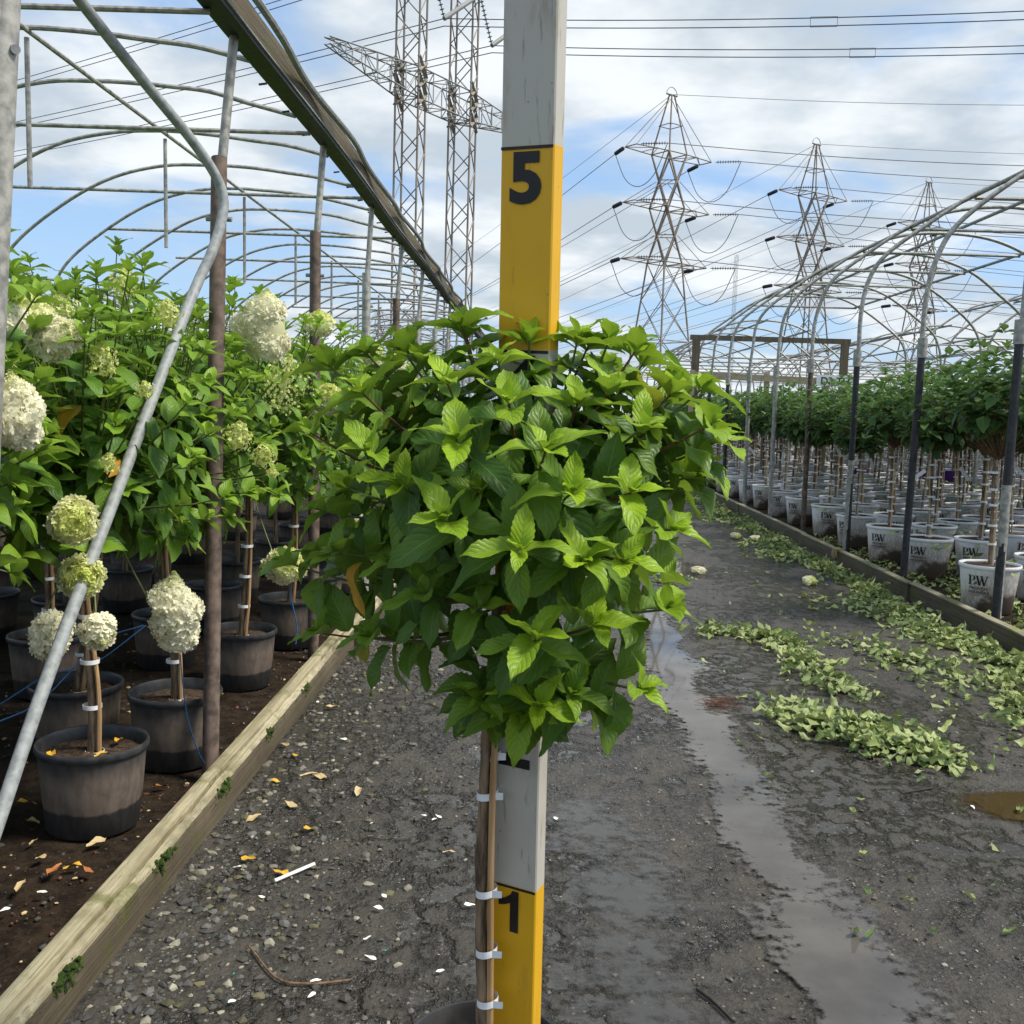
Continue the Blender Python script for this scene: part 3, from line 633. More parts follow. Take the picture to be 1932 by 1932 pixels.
# ================================================================== POTS
def pot_meshes(r, h, taper, body, rimmat, n=40, sink=.045):
    rb = r*taper
    b = MB(); b.lathe([(.001, .0), (rb*.96, 0), (rb, .008), (rb+(r-rb)*.5, h*.5), (r*.975, h*.9), (r*.975, h-.022)], n); body_me = b.mesh('pot', body)
    b = MB(); b.lathe([(r*.976, h-.026), (r*1.005, h-.028), (r*1.03, h-.021), (r*1.035, h-.008), (r*1.015, h), (r*.985, h-.001), (r*.955, h-.012), (r*.945, h-.06), (r*.93, h-.075)], n); rim_me = b.mesh('rim', rimmat)
    b = MB(); V = []; rr = random.Random(3); rings = [(0, 1), (.3, 8), (.6, 16), (.948, 24)]
    V.append((0, 0, h-sink+.012)); Fc = []
    for q in range(1, 6):
        for j in range(24):
            rad = r*.95*q/5; V.append((rad*math.cos(j*math.pi/12), rad*math.sin(j*math.pi/12), h-sink+.012*(1-q/5)+rr.uniform(-.005, .006)))
    Fc += [(0, 1+j, 1+(j+1) % 24) for j in range(24)]
    for q in range(4):
        for j in range(24): Fc.append((1+q*24+j, 1+(q+1)*24+j, 1+(q+1)*24+(j+1) % 24, 1+q*24+(j+1) % 24))
    b.add(V, Fc); soil_me = b.mesh('potting_soil', 'potting'); return body_me, rim_me, soil_me
BLACK = pot_meshes(.172, .285, .84, 'pot_black', 'pot_rim'); FGPOT = pot_meshes(.145, .25, .84, 'pot_black', 'pot_rim', 56); WHITE = pot_meshes(.202, .345, .80, 'pot_white', 'rim_white', 28, .016)
def add_pot(root, meshes):
    p = put('pot', meshes[0], root); put('rim', meshes[1], p); put('potting_soil', meshes[2], p); return p
def dead_leaf_mesh(k):
    V, Fq, UV = TEMPL_CUT[k % 8]; return V, Fq
def stem_tube(pts, r0, r1, n=9, knob=.0, seed=0):
    rr = random.Random(seed); s = spline(pts, 6); k = len(s); rs = [(r0+(r1-r0)*i/(k-1))*(1+knob*rr.uniform(-1, 1)) for i in range(k)]
    return MB().tube(s, rs, n)
def band(c, r, hh=.006, gap=None):
    b = MB(); x, y, z = c
    b.lathe([(r, -hh), (r+.0012, -hh), (r+.0012, hh), (r, hh)], 14, c); return b

# ================================================================== FOREGROUND HYDRANGEA
def foreground():
    O = Vector((-.055, 1.752, 0))
    root = empty('potted_hydrangea', O, 'leafy green standard hydrangea without blooms in front of the measuring board', 'potted plant')
    add_pot(root, FGPOT)
    rr = random.Random(11)
    tr = [at(909, 1990, 1.705), at(911, 1880, 1.695), at(908, 1700, 1.69), at(911, 1560, 1.68), at(918, 1420, 1.67), at(930, 1250, 1.66), at(950, 1080, 1.66), at(975, 960, 1.66)]
    stem_tube([p-O for p in tr], .0118, .0092, 12, .15, 2).build('trunk', 'stem_bark', root)
    ca = [at(924, 1990, 1.690), at(925, 1850, 1.685), at(926, 1650, 1.675), at(930, 1480, 1.665), at(935, 1380, 1.66), at(950, 1150, 1.655)]
    stem_tube([p-O for p in ca], .0062, .0055, 10, .03, 3).build('bamboo_cane', 'cane', root)
    for x, y in ((924, 1423), (919, 1497), (917, 1680), (917, 1792), (919, 1886)):
        c = at(x+1, y, 1.684)-O; b = MB(); w_ = .0185; hh = .0062; V = []
        for j in range(20):
            a = 2*math.pi*j/20
            for z in (-hh, hh): V.append((c.x+w_*math.cos(a), c.y+.020*math.sin(a), c.z+z+.0035*math.cos(a)))
        b.add(V, [(2*j, (2*j+2) % 40, (2*j+3) % 40, 2*j+1) for j in range(20)])
        b.add([(c.x+.010, c.y-.0190, c.z-.004), (c.x+.027, c.y-.024, c.z-.001), (c.x+.027, c.y-.024, c.z+.011), (c.x+.010, c.y-.0190, c.z+.0095)], [(0, 1, 2, 3)])
        b.build('tie_band', 'tie_white', root)
    hub = [at(952, 1010, 1.66), at(965, 960, 1.66), at(945, 1120, 1.66), at(985, 930, 1.66)]
    tips = [(878, 628, 1.62), (941, 680, 1.52), (999, 640, 1.60), (1111, 650, 1.66), (1218, 681, 1.66), (620, 690, 1.66), (682, 740, 1.52), (789, 680, 1.60), (843, 720, 1.45),
            (1151, 735, 1.50), (1213, 806, 1.46), (1329, 730, 1.68), (1343, 800, 1.56), (695, 850, 1.42), (861, 830, 1.36), (1030, 848, 1.33), (838, 982, 1.33), (981, 1040, 1.29),
            (1178, 1060, 1.36), (1265, 1000, 1.50), (1258, 1150, 1.52), (1012, 1206, 1.32), (1209, 1302, 1.50), (1018, 1335, 1.45), (584, 815, 1.62), (700, 1204, 1.55), (640, 1045, 1.58),
            (610, 1195, 1.66), (598, 1050, 1.72), (545, 1062, 1.74), (960, 760, 1.38), (1080, 930, 1.34), (760, 920, 1.44), (1120, 1180, 1.40), (910, 1320, 1.50), (800, 1120, 1.44), (1090, 760, 1.46),
            (740, 1060, 1.50), (1300, 900, 1.60), (1190, 930, 1.40), (985, 1345, 1.50), (1075, 1310, 1.48), (930, 1345, 1.56), (1130, 1330, 1.52), (650, 920, 1.55), (900, 930, 1.40), (1100, 1060, 1.34), (900, 1150, 1.42), (870, 610, 1.60), (1090, 640, 1.62), (1150, 640, 1.64), (1200, 660, 1.60), (760, 660, 1.62), (690, 665, 1.66), (1270, 740, 1.60), (1360, 830, 1.62), (1330, 880, 1.64)]
    leaves = []; k = 0
    green = {25, 26, 27, 28, 29, 34, 35, 37, 41, 42, 43, 47, 45}
    for i, (x, y, Y) in enumerate(tips):
        tip = at(x, y, Y); h = min(hub, key=lambda q: (q-tip).length)
        if y > 1150: h = at(935, 1180, 1.66)
        P, lv = shoot_leaves(h-O, tip-O, 5 if y < 1150 else 4, .083, .40, rr, .35 if i in green else 1.0, .22, .012)
        leaves += lv
        n = len(P); MB().tube(P, [.0042-.0026*q/(n-1) for q in range(n)], 7).build('branch', 'twig_green' if i % 3 else 'twig_red', root)
    for i in range(18):                      # far side of the crown and the inside
        a = rr.uniform(-.3, math.pi+.3); ph = rr.uniform(-.75, .95)
        c = at(985, 930, 1.70); tip = c + Vector((math.cos(a)*math.cos(ph)*.33, math.sin(a)*math.cos(ph)*.33, math.sin(ph)*.30-.02))
        P, lv = shoot_leaves(rr.choice(hub)-O, tip-O, 5, .082, .4, rr, .7, .2, .01); leaves += lv
        n = len(P); MB().tube(P, [.0042-.0026*q/(n-1) for q in range(n)], 6).build('branch', 'twig_green', root)
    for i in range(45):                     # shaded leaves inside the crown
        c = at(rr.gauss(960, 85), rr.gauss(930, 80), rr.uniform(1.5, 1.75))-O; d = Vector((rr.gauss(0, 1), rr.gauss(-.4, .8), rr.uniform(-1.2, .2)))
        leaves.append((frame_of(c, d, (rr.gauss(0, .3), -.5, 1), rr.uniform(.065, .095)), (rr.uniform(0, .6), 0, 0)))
    print('fg leaves', len(leaves))
    # hero meshes: shared variants; the leaves that face the lane nearest first
    leaves.sort(key=lambda q: q[0].translation.y)
    var = {}
    def variant(k, ti):
        key = (k % 8, round(ti[0]*3), round(ti[1]*5), ti[2] > .5)
        if key not in var:
            V, Fq, UV = TEMPL_HI[key[0]]; var[key] = big_mesh('leaf', V, Fq, 'leaf', UV, np.tile((key[1]/3, key[2]/5, 1. if key[3] else 0.), (len(V), 1)))
        return var[key]
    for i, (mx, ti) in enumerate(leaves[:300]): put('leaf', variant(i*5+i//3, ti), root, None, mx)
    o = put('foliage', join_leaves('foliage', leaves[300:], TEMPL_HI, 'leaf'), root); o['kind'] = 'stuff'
foreground()

# ================================================================== LEFT HYDRANGEAS IN FLOWER
def crown_leaves(c, rad, n_shoots, size, rr, nodes=4, zsq=1.22, hubdz=.26, hemi=False, yel=.012, youth=.8):
    out = []; stems = []; hub = Vector((c[0], c[1], c[2]-hubdz))
    for i in range(n_shoots):
        t = (i+.5)/n_shoots; ph = math.asin(1-1.75*t); a = i*2.39996+rr.uniform(-.3, .3); q = rad*rr.uniform(.72, 1.12)
        tip = Vector((c[0]+math.cos(a)*math.cos(ph)*q, c[1]+math.sin(a)*math.cos(ph)*q, c[2]+math.sin(ph)*q*zsq))
        P, lv = shoot_leaves(hub, tip, nodes, size, .38, rr, youth, .2, yel); out += lv; stems.append(P)
    return out, stems
LP = [ # x, y, crown z, radius, stem lean, individual leaves, label
 (-1.42, 3.24, 1.31, .47, -.03, 220, 'flowering hydrangea in the black pot nearest the galvanised brace, yellow leaves on its soil'),
 (-1.365, 3.86, 1.33, .48, -.05, 220, 'flowering hydrangea in the black pot against the rusty post, large drooping cream bloom'),
 (-1.43, 4.97, 1.36, .50, .03, 200, 'flowering hydrangea in the tan stained black pot standing past the rusty post'),
 (-1.40, 5.85, 1.32, .48, .02, 120, 'flowering hydrangea in the black pot beside the end of the long timber'),
 (-1.78, 3.92, 1.36, .50, .08, 160, 'flowering hydrangea in the black pot just behind the pot with yellow leaves'),
 (-2.28, 4.72, 1.38, .50, .0, 60, 'flowering hydrangea in the black pot behind the sagging blue twine'),
 (-1.62, 2.42, 1.36, .46, .0, 160, 'flowering hydrangea crown reaching past the nearest grey post'),
]
BACK = [(-2.02, 3.12), (-2.55, 3.7), (-2.35, 2.75), (-1.92, 5.3), (-2.6, 5.6), (-1.95, 6.2), (-3.0, 4.6), (-1.42, 6.7), (-2.1, 7.2), (-1.45, 7.6), (-2.7, 6.7), (-1.45, 8.6), (-2.1, 8.3), (-1.5, 9.6), (-2.2, 9.5), (-1.5, 10.8), (-2.2, 11), (-3.1, 5.7), (-3.1, 3.3), (-1.5, 12), (-1.5, 13.4), (-2.2, 12.6), (-3.7, 5.2), (-3.6, 6.6), (-4.3, 6.0), (-3.0, 7.6), (-3.9, 7.8), (-4.9, 7.2), (-3.0, 8.8), (-4.7, 8.8), (-3.8, 9.4), (-5.6, 8.4), (-5.0, 10.4), (-6.2, 10), (-3.0, 10.4), (-4.0, 11.4), (-6.8, 11.8), (-3.1, 12.4)]
leafvar = {}
def left_leaf(k, ti):
    key = (k % 6, round(ti[0]*3), round(ti[1]*4), ti[2] > .5)
    if key not in leafvar:
        V, Fq, UV = TEMPL_MID[key[0]]; leafvar[key] = big_mesh('leaf', V, Fq, 'leaf_left', UV, np.tile((key[1]/3, key[2]/4, 1. if key[3] else 0.), (len(V), 1)))
    return leafvar[key]
left_roots = []
BA, BB = at(428, 375, 3.82), at(0, 1540, 2.48)
def clear_of_brace(p, d):                   # the leaves grow clear of the brace: none stands in the strip on its lane side
    for q in (p, p+d, p+d*2):
        t = (BA.z-q.z)/(BA.z-BB.z); c = BA.lerp(BB, t); v = Vector((c.x, c.y, 0)); n = v.normalized(); w_ = Vector((q.x, q.y, 0)); s_ = w_.x*n.y-w_.y*n.x
        if abs(s_) < .045 and w_.dot(n) < v.length+.03: return False
    return True
def left_plant(i, x, y, cz, rad, lean, nind, label, group=None, shoots=72):
    rr = random.Random(100+i); root = empty('potted_hydrangea', (x, y, -.005), label, 'potted plant', group); left_roots.append((root, Vector((x, y, 0))))
    add_pot(root, BLACK)
    stem_tube([(0, 0, .22), (lean*.3+.01, 0, .45), (lean, .01, .75), (lean*1.1, .02, cz-.30)], .017, .013, 9, .12, i).build('trunk', 'stem_bark', root)
    b = stem_tube([(.026, -.012, .22), (lean*.3+.036, -.012, .45), (lean+.02, 0, .75), (lean*1.1+.016, .0, cz-.25)], .008, .007, 8, .03, i); b.build('bamboo_cane', 'cane', root)
    for z in (.245, .40, .55, .70):
        q = lean*(z-.22)/.55; bb = band((q*.8+.010, -.004, z), .029, .007); bb.build('tie_band', 'tie_white', root)
    lv, st = crown_leaves((lean*1.1-.05, .12, cz), rad, shoots, .110, rr)
    b = MB()
    for P in st:
        if all(clear_of_brace(q+Vector((x, y, 0)), Vector((0, 0, 0))) for q in P): b.tube([P[0], P[3], P[6], P[8]], [.0055, .0045, .0035, .002], 5, False)
    b.build('branches', 'twig_green', root)['kind'] = 'stuff'
    lv = [q for q in lv if clear_of_brace(q[0].translation+Vector((x, y, 0)), q[0].col[1].xyz*.5)]
    # leaves that show to the lane first
    def vis(q): p = q[0].translation; return -p.x*.7 + p.y*.75 - .2*p.z
    lv.sort(key=vis)
    for j, (mx, ti) in enumerate(lv[:nind]): put('leaf', left_leaf(j*7+j//4, ti), root, None, mx)
    if nind < len(lv): put('foliage', join_leaves('foliage', lv[nind:], TEMPL_MID, 'leaf_left'), root)['kind'] = 'stuff'
for i, a in enumerate(LP): left_plant(i, *a)
back_cache = {}
for i, (x, y) in enumerate(BACK):
    k = i % 4; rr = random.Random(300+i)
    root = empty('potted_hydrangea', (x, y, -.005), 'flowering hydrangea in a black pot, in the crowded rows behind the timber edging', 'potted plant', 'hydrangeas crowded behind the front row', rr.uniform(0, 6.3)); left_roots.append((root, Vector((x, y, 0))))
    add_pot(root, BLACK)
    if k not in back_cache:
        lv, st = crown_leaves((0, 0, 1.33), .50, 66, .112, random.Random(k)); b = MB()
        b = stem_tube([(0, 0, .22), (.01, 0, .6), (0, .0, 1.1)], .017, .013, 8, .1, k)
        c = MB()
        for P in st: c.tube([P[0], P[3], P[6], P[8]], [.0055, .0045, .0035, .002], 4, False)
        back_cache[k] = (b.mesh('trunk', 'stem_bark'), join_leaves('foliage', lv, TEMPL_MID, 'leaf_left'), c.mesh('branches', 'twig_green'))
    tr_, fo_, br_ = back_cache[k]
    put('trunk', tr_, root); q = put('foliage', fo_, root); q['kind'] = 'stuff'; q = put('branches', br_, root); q['kind'] = 'stuff'

FL = [ # px, py, width px, height px, distance, kind, axis
 (502, 622, 108, 140, 4.25, 'cream', (.05, -.1, 1)), (62, 600, 95, 95, 3.0, 'lime', (-.2, -.3, 1)), (108, 640, 95, 90, 2.95, 'cream', (.6, -.5, .5)), (33, 782, 112, 150, 2.45, 'cream', (0, -.3, 1)),
 (196, 682, 66, 66, 3.05, 'bud', (0, -.3, 1)), (535, 730, 115, 120, 3.95, 'bud', (.3, -.3, 1)), (451, 824, 68, 60, 3.5, 'bud', (.2, -.5, 1)), (275, 738, 48, 34, 3.05, 'bud', (0, -.3, 1)),
 (128, 985, 96, 90, 2.85, 'lime', (.6, -.5, .15)), (158, 1092, 94, 84, 2.95, 'lime', (.3, -.7, .3)), (95, 1198, 92, 96, 3.1, 'cream', (.5, -.4, -.6)), (188, 1190, 76, 66, 3.0, 'cream', (.4, -.5, -.4)),
 (333, 1162, 104, 165, 3.35, 'cream', (.0, -.15, 1)), (540, 1068, 84, 84, 4.7, 'lime', (.3, -.5, .5)), (207, 874, 42, 36, 2.95, 'bud', (0, -.4, 1)), (497, 862, 64, 46, 3.6, 'bud', (.4, -.5, .3)), (513, 892, 26, 34, 3.6, 'bud', (.3, -.5, 0)),
 (316, 594, 60, 56, 3.5, 'bud', (0, -.2, 1)), (113, 578, 66, 48, 3.2, 'bud', (0, -.2, 1)), (236, 535, 70, 60, 3.6, 'bud', (0, -.1, 1)), (603, 612, 62, 50, 5.4, 'lime', (0, -.2, 1)), (617, 755, 64, 62, 5.2, 'lime', (.3, -.5, .6)),
 (697, 1003, 74, 66, 5.8, 'cream', (.4, -.5, .3)), (770, 735, 60, 52, 6.6, 'lime', (.1, -.4, 1)), (700, 672, 50, 50, 7.2, 'lime', (0, -.3, 1)), (8, 700, 50, 40, 2.7, 'bud', (.2, -.4, 1)), (735, 690, 50, 50, 7.6, 'cream', (0, -.3, 1)), (20, 605, 60, 60, 2.8, 'cream', (0, -.3, 1))]
for i, (px, py, wd, ht, Y, kind, ax) in enumerate(FL):
    p = at(px, py, Y); root, o = min(left_roots, key=lambda q: (q[1]-Vector((p.x, p.y, 0))).length)
    me = panicle(wd/1932*Y*.84, ht/1932*Y*.92, ax, kind, 500+i); ob = put('flower_head', me, root)
    rz = root.rotation_euler.z; loc = Matrix.Rotation(-rz, 3, 'Z') @ (p - Vector(root.location)); ob.location = loc; ob.rotation_euler.z = -rz
    st = MB(); a_ = Vector(ax).normalized(); p0 = p - a_*(ht/1932*Y*.38); hub = Vector((o.x, o.y, 1.15)); mid = (p0+hub)/2 + Vector((0, 0, -.04))
    q = [Matrix.Rotation(-rz, 3, 'Z') @ (Vector(v)-Vector(root.location)) for v in (p, p0, mid, hub)]
    st.tube(spline(q, 4), .003, 6); st.build('flower_stalk', 'twig_green', root)

# ================================================================== RIGHT BLOCK: WHITE PRINTED POTS
def logo_meshes(rc, zc):
    """flat print wrapped round the pot wall; u across, v up, centred on -Y side"""
    def quadw(a, b, wd):  # stroke
        (x0, y0), (x1, y1) = a, b; return [(x0-wd/2, y0), (x0+wd/2, y0), (x1+wd/2, y1), (x1-wd/2, y1)]
    polys = []; polys.append([(-.050, 0), (-.039, 0), (-.039, .052), (-.050, .052)])
    polys += [[(-.056, 0), (-.033, 0), (-.033, .003), (-.056, .003)], [(-.056, .049), (-.039, .049), (-.039, .052), (-.056, .052)]]
    n = 10
    for k in range(n):
        a0, a1 = -math.pi/2+math.pi*k/n, -math.pi/2+math.pi*(k+1)/n; cx, cy = -.034, .0375
        th = lambda a: .0035+.007*max(0, math.cos(a))
        polys.append([(cx+.020*math.cos(a0), cy+.0145*math.sin(a0)), (cx+.020*math.cos(a1), cy+.0145*math.sin(a1)), (cx+(.020-th(a1))*math.cos(a1), cy+(.0145-.003)*math.sin(a1)), (cx+(.020-th(a0))*math.cos(a0), cy+(.0145-.003)*math.sin(a0))])
    polys += [quadw((-.006, .052), (.008, 0), .010), quadw((.008, 0), (.019, .040), .004), quadw((.017, .052), (.031, 0), .010), quadw((.031, 0), (.046, .052), .004)]
    polys += [[(-.015, .049), (.003, .049), (.003, .052), (-.015, .052)], [(.010, .049), (.026, .049), (.026, .052), (.010, .052)], [(.039, .049), (.054, .049), (.054, .052), (.039, .052)]]
    leaf = [(-.028, .000), (-.016, .002), (-.006, .010), (-.001, .020), (-.013, .018), (-.023, .010)]
    K_ = 1.32
    def wrap(polys, r, zo):
        polys = [[(u*K_, v*K_) for u, v in P] for P in polys]
        b = MB()
        for P in polys:
            V = []
            for u, v in P:
                rr = r+(zo+v-.17)*.118; a = u/rr; V.append((rr*math.sin(a), -rr*math.cos(a), zo+v))
            b.add(V, [tuple(range(len(P)))])
        return b
    out = [wrap(polys, rc, zc).mesh('printed_initials', 'black_ink', False), wrap([leaf], rc+.0008, zc).mesh('printed_leaf', 'logo_green', False)]
    b = MB()
    for s, sz, dz in (('PROVEN', .031, -.033), ('WINNERS', .031, -.061)):
        V, Fc = text_mesh(s, sz, .0007)
        b.add([((rc+(zc+dz+v.y-.17)*.118)*math.sin(v.x*1.08/rc), -(rc+(zc+dz+v.y-.17)*.118)*math.cos(v.x*1.08/rc), zc+dz+v.y) for v in V], Fc)
    ln = wrap([[(-.055+.011*k, -.0545), (-.044+.011*k, -.0545), (-.044+.011*k, -.053), (-.055+.011*k, -.053)] for k in range(10)], rc+.0002, zc); b.add(ln.v, ln.f)
    out.append(b.mesh('printed_name', 'logo_grey', False)); return out
LOGO = logo_meshes(.1865, .205)
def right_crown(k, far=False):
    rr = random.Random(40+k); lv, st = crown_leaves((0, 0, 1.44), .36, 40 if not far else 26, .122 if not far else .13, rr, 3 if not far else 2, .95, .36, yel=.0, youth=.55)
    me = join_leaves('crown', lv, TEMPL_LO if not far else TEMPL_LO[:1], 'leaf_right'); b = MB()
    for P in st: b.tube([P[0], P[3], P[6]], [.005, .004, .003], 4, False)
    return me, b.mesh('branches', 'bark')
CR = [right_crown(k) for k in range(6)]; CRF = [right_crown(k, True) for k in range(2)]
def right_stem(k):
    rr = random.Random(60+k); ln = rr.uniform(-.07, .07); b = stem_tube([(0, 0, .24), (ln*.4, .01, .6), (ln, 0, 1.12)], .0165, .012, 7, .12, k).mesh('trunk', 'stem_bark')
    tl = rr.uniform(-.12, .12) if k % 3 == 0 else rr.uniform(-.02, .02)
    c = stem_tube([(.024, -.016, .24), (ln*.4+.025+tl*.4, -.014, .6), (ln+.02+tl, -.01, 1.05)], .0075, .0065, 6, .03, k).mesh('bamboo_cane', 'pale_stake')
    t = MB(); z = .34
    while z < 1.1:
        q = band((ln*(z-.24)/.88+.010, -.006, z+rr.uniform(-.02, .02)), .029, .008); t.add(q.v, q.f); z += rr.uniform(.09, .16)
    return b, c, t.mesh('tie_bands', 'tie_white')
RS = [right_stem(k) for k in range(7)]
def tag_mesh(k):
    rr = random.Random(k); b = MB(); b.add([(-.012, 0, 0), (.012, 0, 0), (.012, .002, -.13), (-.012, .002, -.13), (-.012, .003, 0), (.012, .003, 0), (.012, .005, -.13), (-.012, .005, -.13)], [(0, 1, 2, 3), (7, 6, 5, 4), (0, 4, 5, 1), (1, 5, 6, 2), (2, 6, 7, 3), (3, 7, 4, 0)]); return b.mesh('plant_tag', 'tag_white', False)
TAG = tag_mesh(1)
cand = []
rr = random.Random(21); row = 0; x = 3.42
while x < 19:
    y = 6.15 + (.55 if row % 2 else 0)
    while y < 40:
        px = x+rr.uniform(-.04, .04); py = y+rr.uniform(-.05, .05)
        gone = (abs(px-7.42) < .3 or abs(px-11.7) < .3)
        if px/py < .56 and px/py > .07 and py > 6.6 and not gone and not (20.0 < py < 20.8): cand.append((py, px, row))
        y += 1.08
    x += .47; row += 1
# pots read off the photograph along the kerb
cand = [q for q in cand if q[2] != 0]
for k, (fx, fy) in enumerate([(3.255, 7.27), (3.40, 8.84), (3.38, 9.72), (3.39, 10.75), (3.42, 11.85), (3.38, 12.9)] + [(3.40, 13.95+1.05*j) for j in range(15)]): cand.append((fy, fx, 0))
cand.sort(key=lambda q: q[0]**2+.6*q[1]**2)
ind = cand[:300]; rest = cand[300:]
print('right pots', len(cand))
posts_y = ysr; nth = 0
for i, (y, x, r_) in enumerate(ind):
    rr = random.Random(900+i); front = r_ == 0
    lab = ('standard hydrangea in a white printed pot, front row along the kerb boards' if front else
           'standard hydrangea in a white printed pot, second row back from the kerb boards' if r_ == 1 else 'standard hydrangea in a white printed pot, inside the block beyond the front rows')
    if front:
        nth += 1; ordn = ('first second third fourth fifth sixth seventh eighth ninth tenth eleventh twelfth thirteenth fourteenth fifteenth sixteenth seventeenth eighteenth nineteenth twentieth twenty-first twenty-second'.split())[nth-1]
        lab = ordn+' white potted hydrangea along the kerb row, counted from the green stained kerb board'
        for py in posts_y:                       # the row stands clear of the posts
            if abs(y-py) < .25 and x < 3.41: x = 3.41
    rz = rr.gauss(-.6, .3) if not (front and y < 11) else rr.gauss(-.82, .06); root = empty('potted_hydrangea', (x, y, .075), lab, 'potted plant', 'white potted hydrangeas in the front row' if front else 'white potted hydrangeas in the second row' if r_ == 1 else 'white potted hydrangeas inside the block', rz)
    p = add_pot(root, WHITE) if i < 150 else put('pot', WHITE[0], root)
    if i >= 150: put('rim', WHITE[1], p); put('potting_soil', WHITE[2], p)
    if i < 130:
        for q in LOGO[:(3 if i < 45 else 2)]: put(q.name.split('.')[0], q, p)
    st, ca, ti = RS[i % 7]
    put('trunk', st, root)
    if i < 220: put('bamboo_cane', ca, root)
    if i < 240: put('tie_bands', ti, root)['kind'] = 'stuff'
    cr, br = CR[i % 6]; q = put('crown', cr, root); q['kind'] = 'stuff'; q.rotation_euler.z = rr.uniform(0, 6.3); s = rr.uniform(.85, 1.08)*(1.12 if y < 10.5 else 1); q.scale = (s, s, s*.5+.5); q.location.z = rr.uniform(-.08, .05)+(.06 if y < 10.5 else 0)
    put('branches', br, root)['kind'] = 'stuff'
    if rr.random() < .42:
        t = put('plant_tag', TAG, root); t.location = (rr.uniform(-.05, .05), -.05, rr.uniform(.85, 1.12)); t.rotation_euler = (rr.uniform(-.4, .4), rr.uniform(-1.1, 1.1), rr.uniform(-.6, .6)); t.scale = (1.4, 1.4, 1.25)
def far_block():
    VV = []; FF = []; UU = []; TT = []; o = 0; b = MB(); t = MB(); s = MB(); so2 = MB()
    for i, (y, x, r_) in enumerate(rest):
        b.lathe([(.16, 0), (.197, .32), (.197, .33)], 10, (x, y, .075)); t.lathe([(.197, .322), (.209, .328), (.207, .345), (.19, .345)], 10, (x, y, .075)); so2.disc(.191, .075+.315, 10, (x, y))
        s.tube([(x, y, .36), (x+.01, y, 1.25)], .02, 4); t.lathe([(.03, .45), (.03, .47)], 6, (x, y, .075)); t.lathe([(.03, .70), (.03, .72)], 6, (x, y, .075)); t.lathe([(.03, .95), (.03, .97)], 6, (x, y, .075))
    root = empty('far_potted_hydrangeas', (0, 0, 0), 'mass of white potted hydrangeas receding beyond the counted rows', 'potted plants'); root['kind'] = 'stuff'
    for n_, q, m_ in (('pots', b, 'pot_white'), ('rims', t, 'rim_white'), ('stems', s, 'stem_bark'), ('potting_soil', so2, 'potting')): q.build(n_, m_, root)['kind'] = 'stuff'
    lv = []
    rr = random.Random(5)
    for i, (y, x, r_) in enumerate(rest):
        rr2 = random.Random(i)
        for k in range(44):
            a = rr2.uniform(0, 6.28); ph = rr2.uniform(-.8, 1.4); q = .38*rr2.uniform(.6, 1.1); p = (x+math.cos(a)*math.cos(ph)*q, y+math.sin(a)*math.cos(ph)*q, 1.50+math.sin(ph)*q)
            lv.append((frame_of(p, (math.cos(a), math.sin(a), rr2.uniform(-.5, .4)), (rr2.gauss(0, .3), rr2.gauss(0, .3), 1), rr2.uniform(.10, .15)), (rr2.random(), rr2.random()*.35, 0)))
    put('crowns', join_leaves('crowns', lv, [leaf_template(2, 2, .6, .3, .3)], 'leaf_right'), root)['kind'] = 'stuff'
if rest: far_block()
for i, (x, y) in enumerate([(8.0, 20.9), (8.5, 21.0), (9.3, 21.1), (11.2, 21.0), (6.6, 21.0)]):
    root = empty('purple_pot', (x, y, .075), 'small purple pot among the stems deep in the white pot block', 'pot', 'purple pots deep in the block')
    b = MB(); b.lathe([(.001, 0), (.14, 0), (.18, .33), (.19, .36), (.17, .36), (.16, .30), (.001, .30)], 16); b.build('pot', 'purple_pot', root)
    put('crown', CR[i][0], root)['kind'] = 'stuff'; put('trunk', RS[i][0], root)

# ================================================================== LITTER AND SMALL THINGS
def litter(name, spots, n, label, seed, sizes=(.05, .10), zb=.004, templ=TEMPL_CUT, pile=.035):
    rr = random.Random(seed); lv = []
    for k in range(n):
        x, y, dens = spots(rr); s = rr.uniform(*sizes); a = rr.uniform(0, 6.3)
        z = zb + .012 + rr.random()**2*pile*dens
        d = (math.cos(a), math.sin(a), rr.gauss(0, .14)); nn = (rr.gauss(0, .32), rr.gauss(0, .32), 1 if rr.random() < .5 else -1)
        g = rr.random(); lv.append((frame_of((x, y, z), d, nn, s), (rr.random(), .05+.5*g*g if rr.random() < .62 else .3+rr.random()*.7, 0)))
    return tag(put(name, join_leaves(name, lv, templ, 'leaf_cut')), label, 'leaf litter', None, 'stuff')
def along_kerb(rr):
    y = 4.2+17*rr.random()**1.5; wv_ = .16+.11*math.sin(y*1.9)+.06*math.sin(y*5.1); d = abs(rr.gauss(0, 1)); x = 2.86-d*max(.09, wv_)-.02*rr.random(); return min(x, 2.94), y, max(.2, 1.2-d*.5)
litter('leaf_litter', along_kerb, 3300, 'long windrow of cut green leaves along the foot of the kerb', 1, (.055, .115), pile=.045)
def poly_spot(pts, rad):
    def f(rr):
        t = rr.random()*(len(pts)-1); i = int(t); u = t-i; a, b = pts[i], pts[i+1]; r_ = rad*(1-.5*abs(t/(len(pts)-1)-.5)*2*.6); d = rr.gauss(0, .5), rr.gauss(0, .5)
        return a[0]+(b[0]-a[0])*u+d[0]*r_, a[1]+(b[1]-a[1])*u+d[1]*r_*1.2, max(.2, 1-.4*math.hypot(*d))
    return f
litter('leaf_litter', poly_spot([(1.12, 6.6), (1.5, 6.55), (1.62, 6.1), (1.60, 5.5), (1.66, 5.15)], .17), 380, 'thin curved trail of cut leaves leading to the leaf heap on the lane', 2)
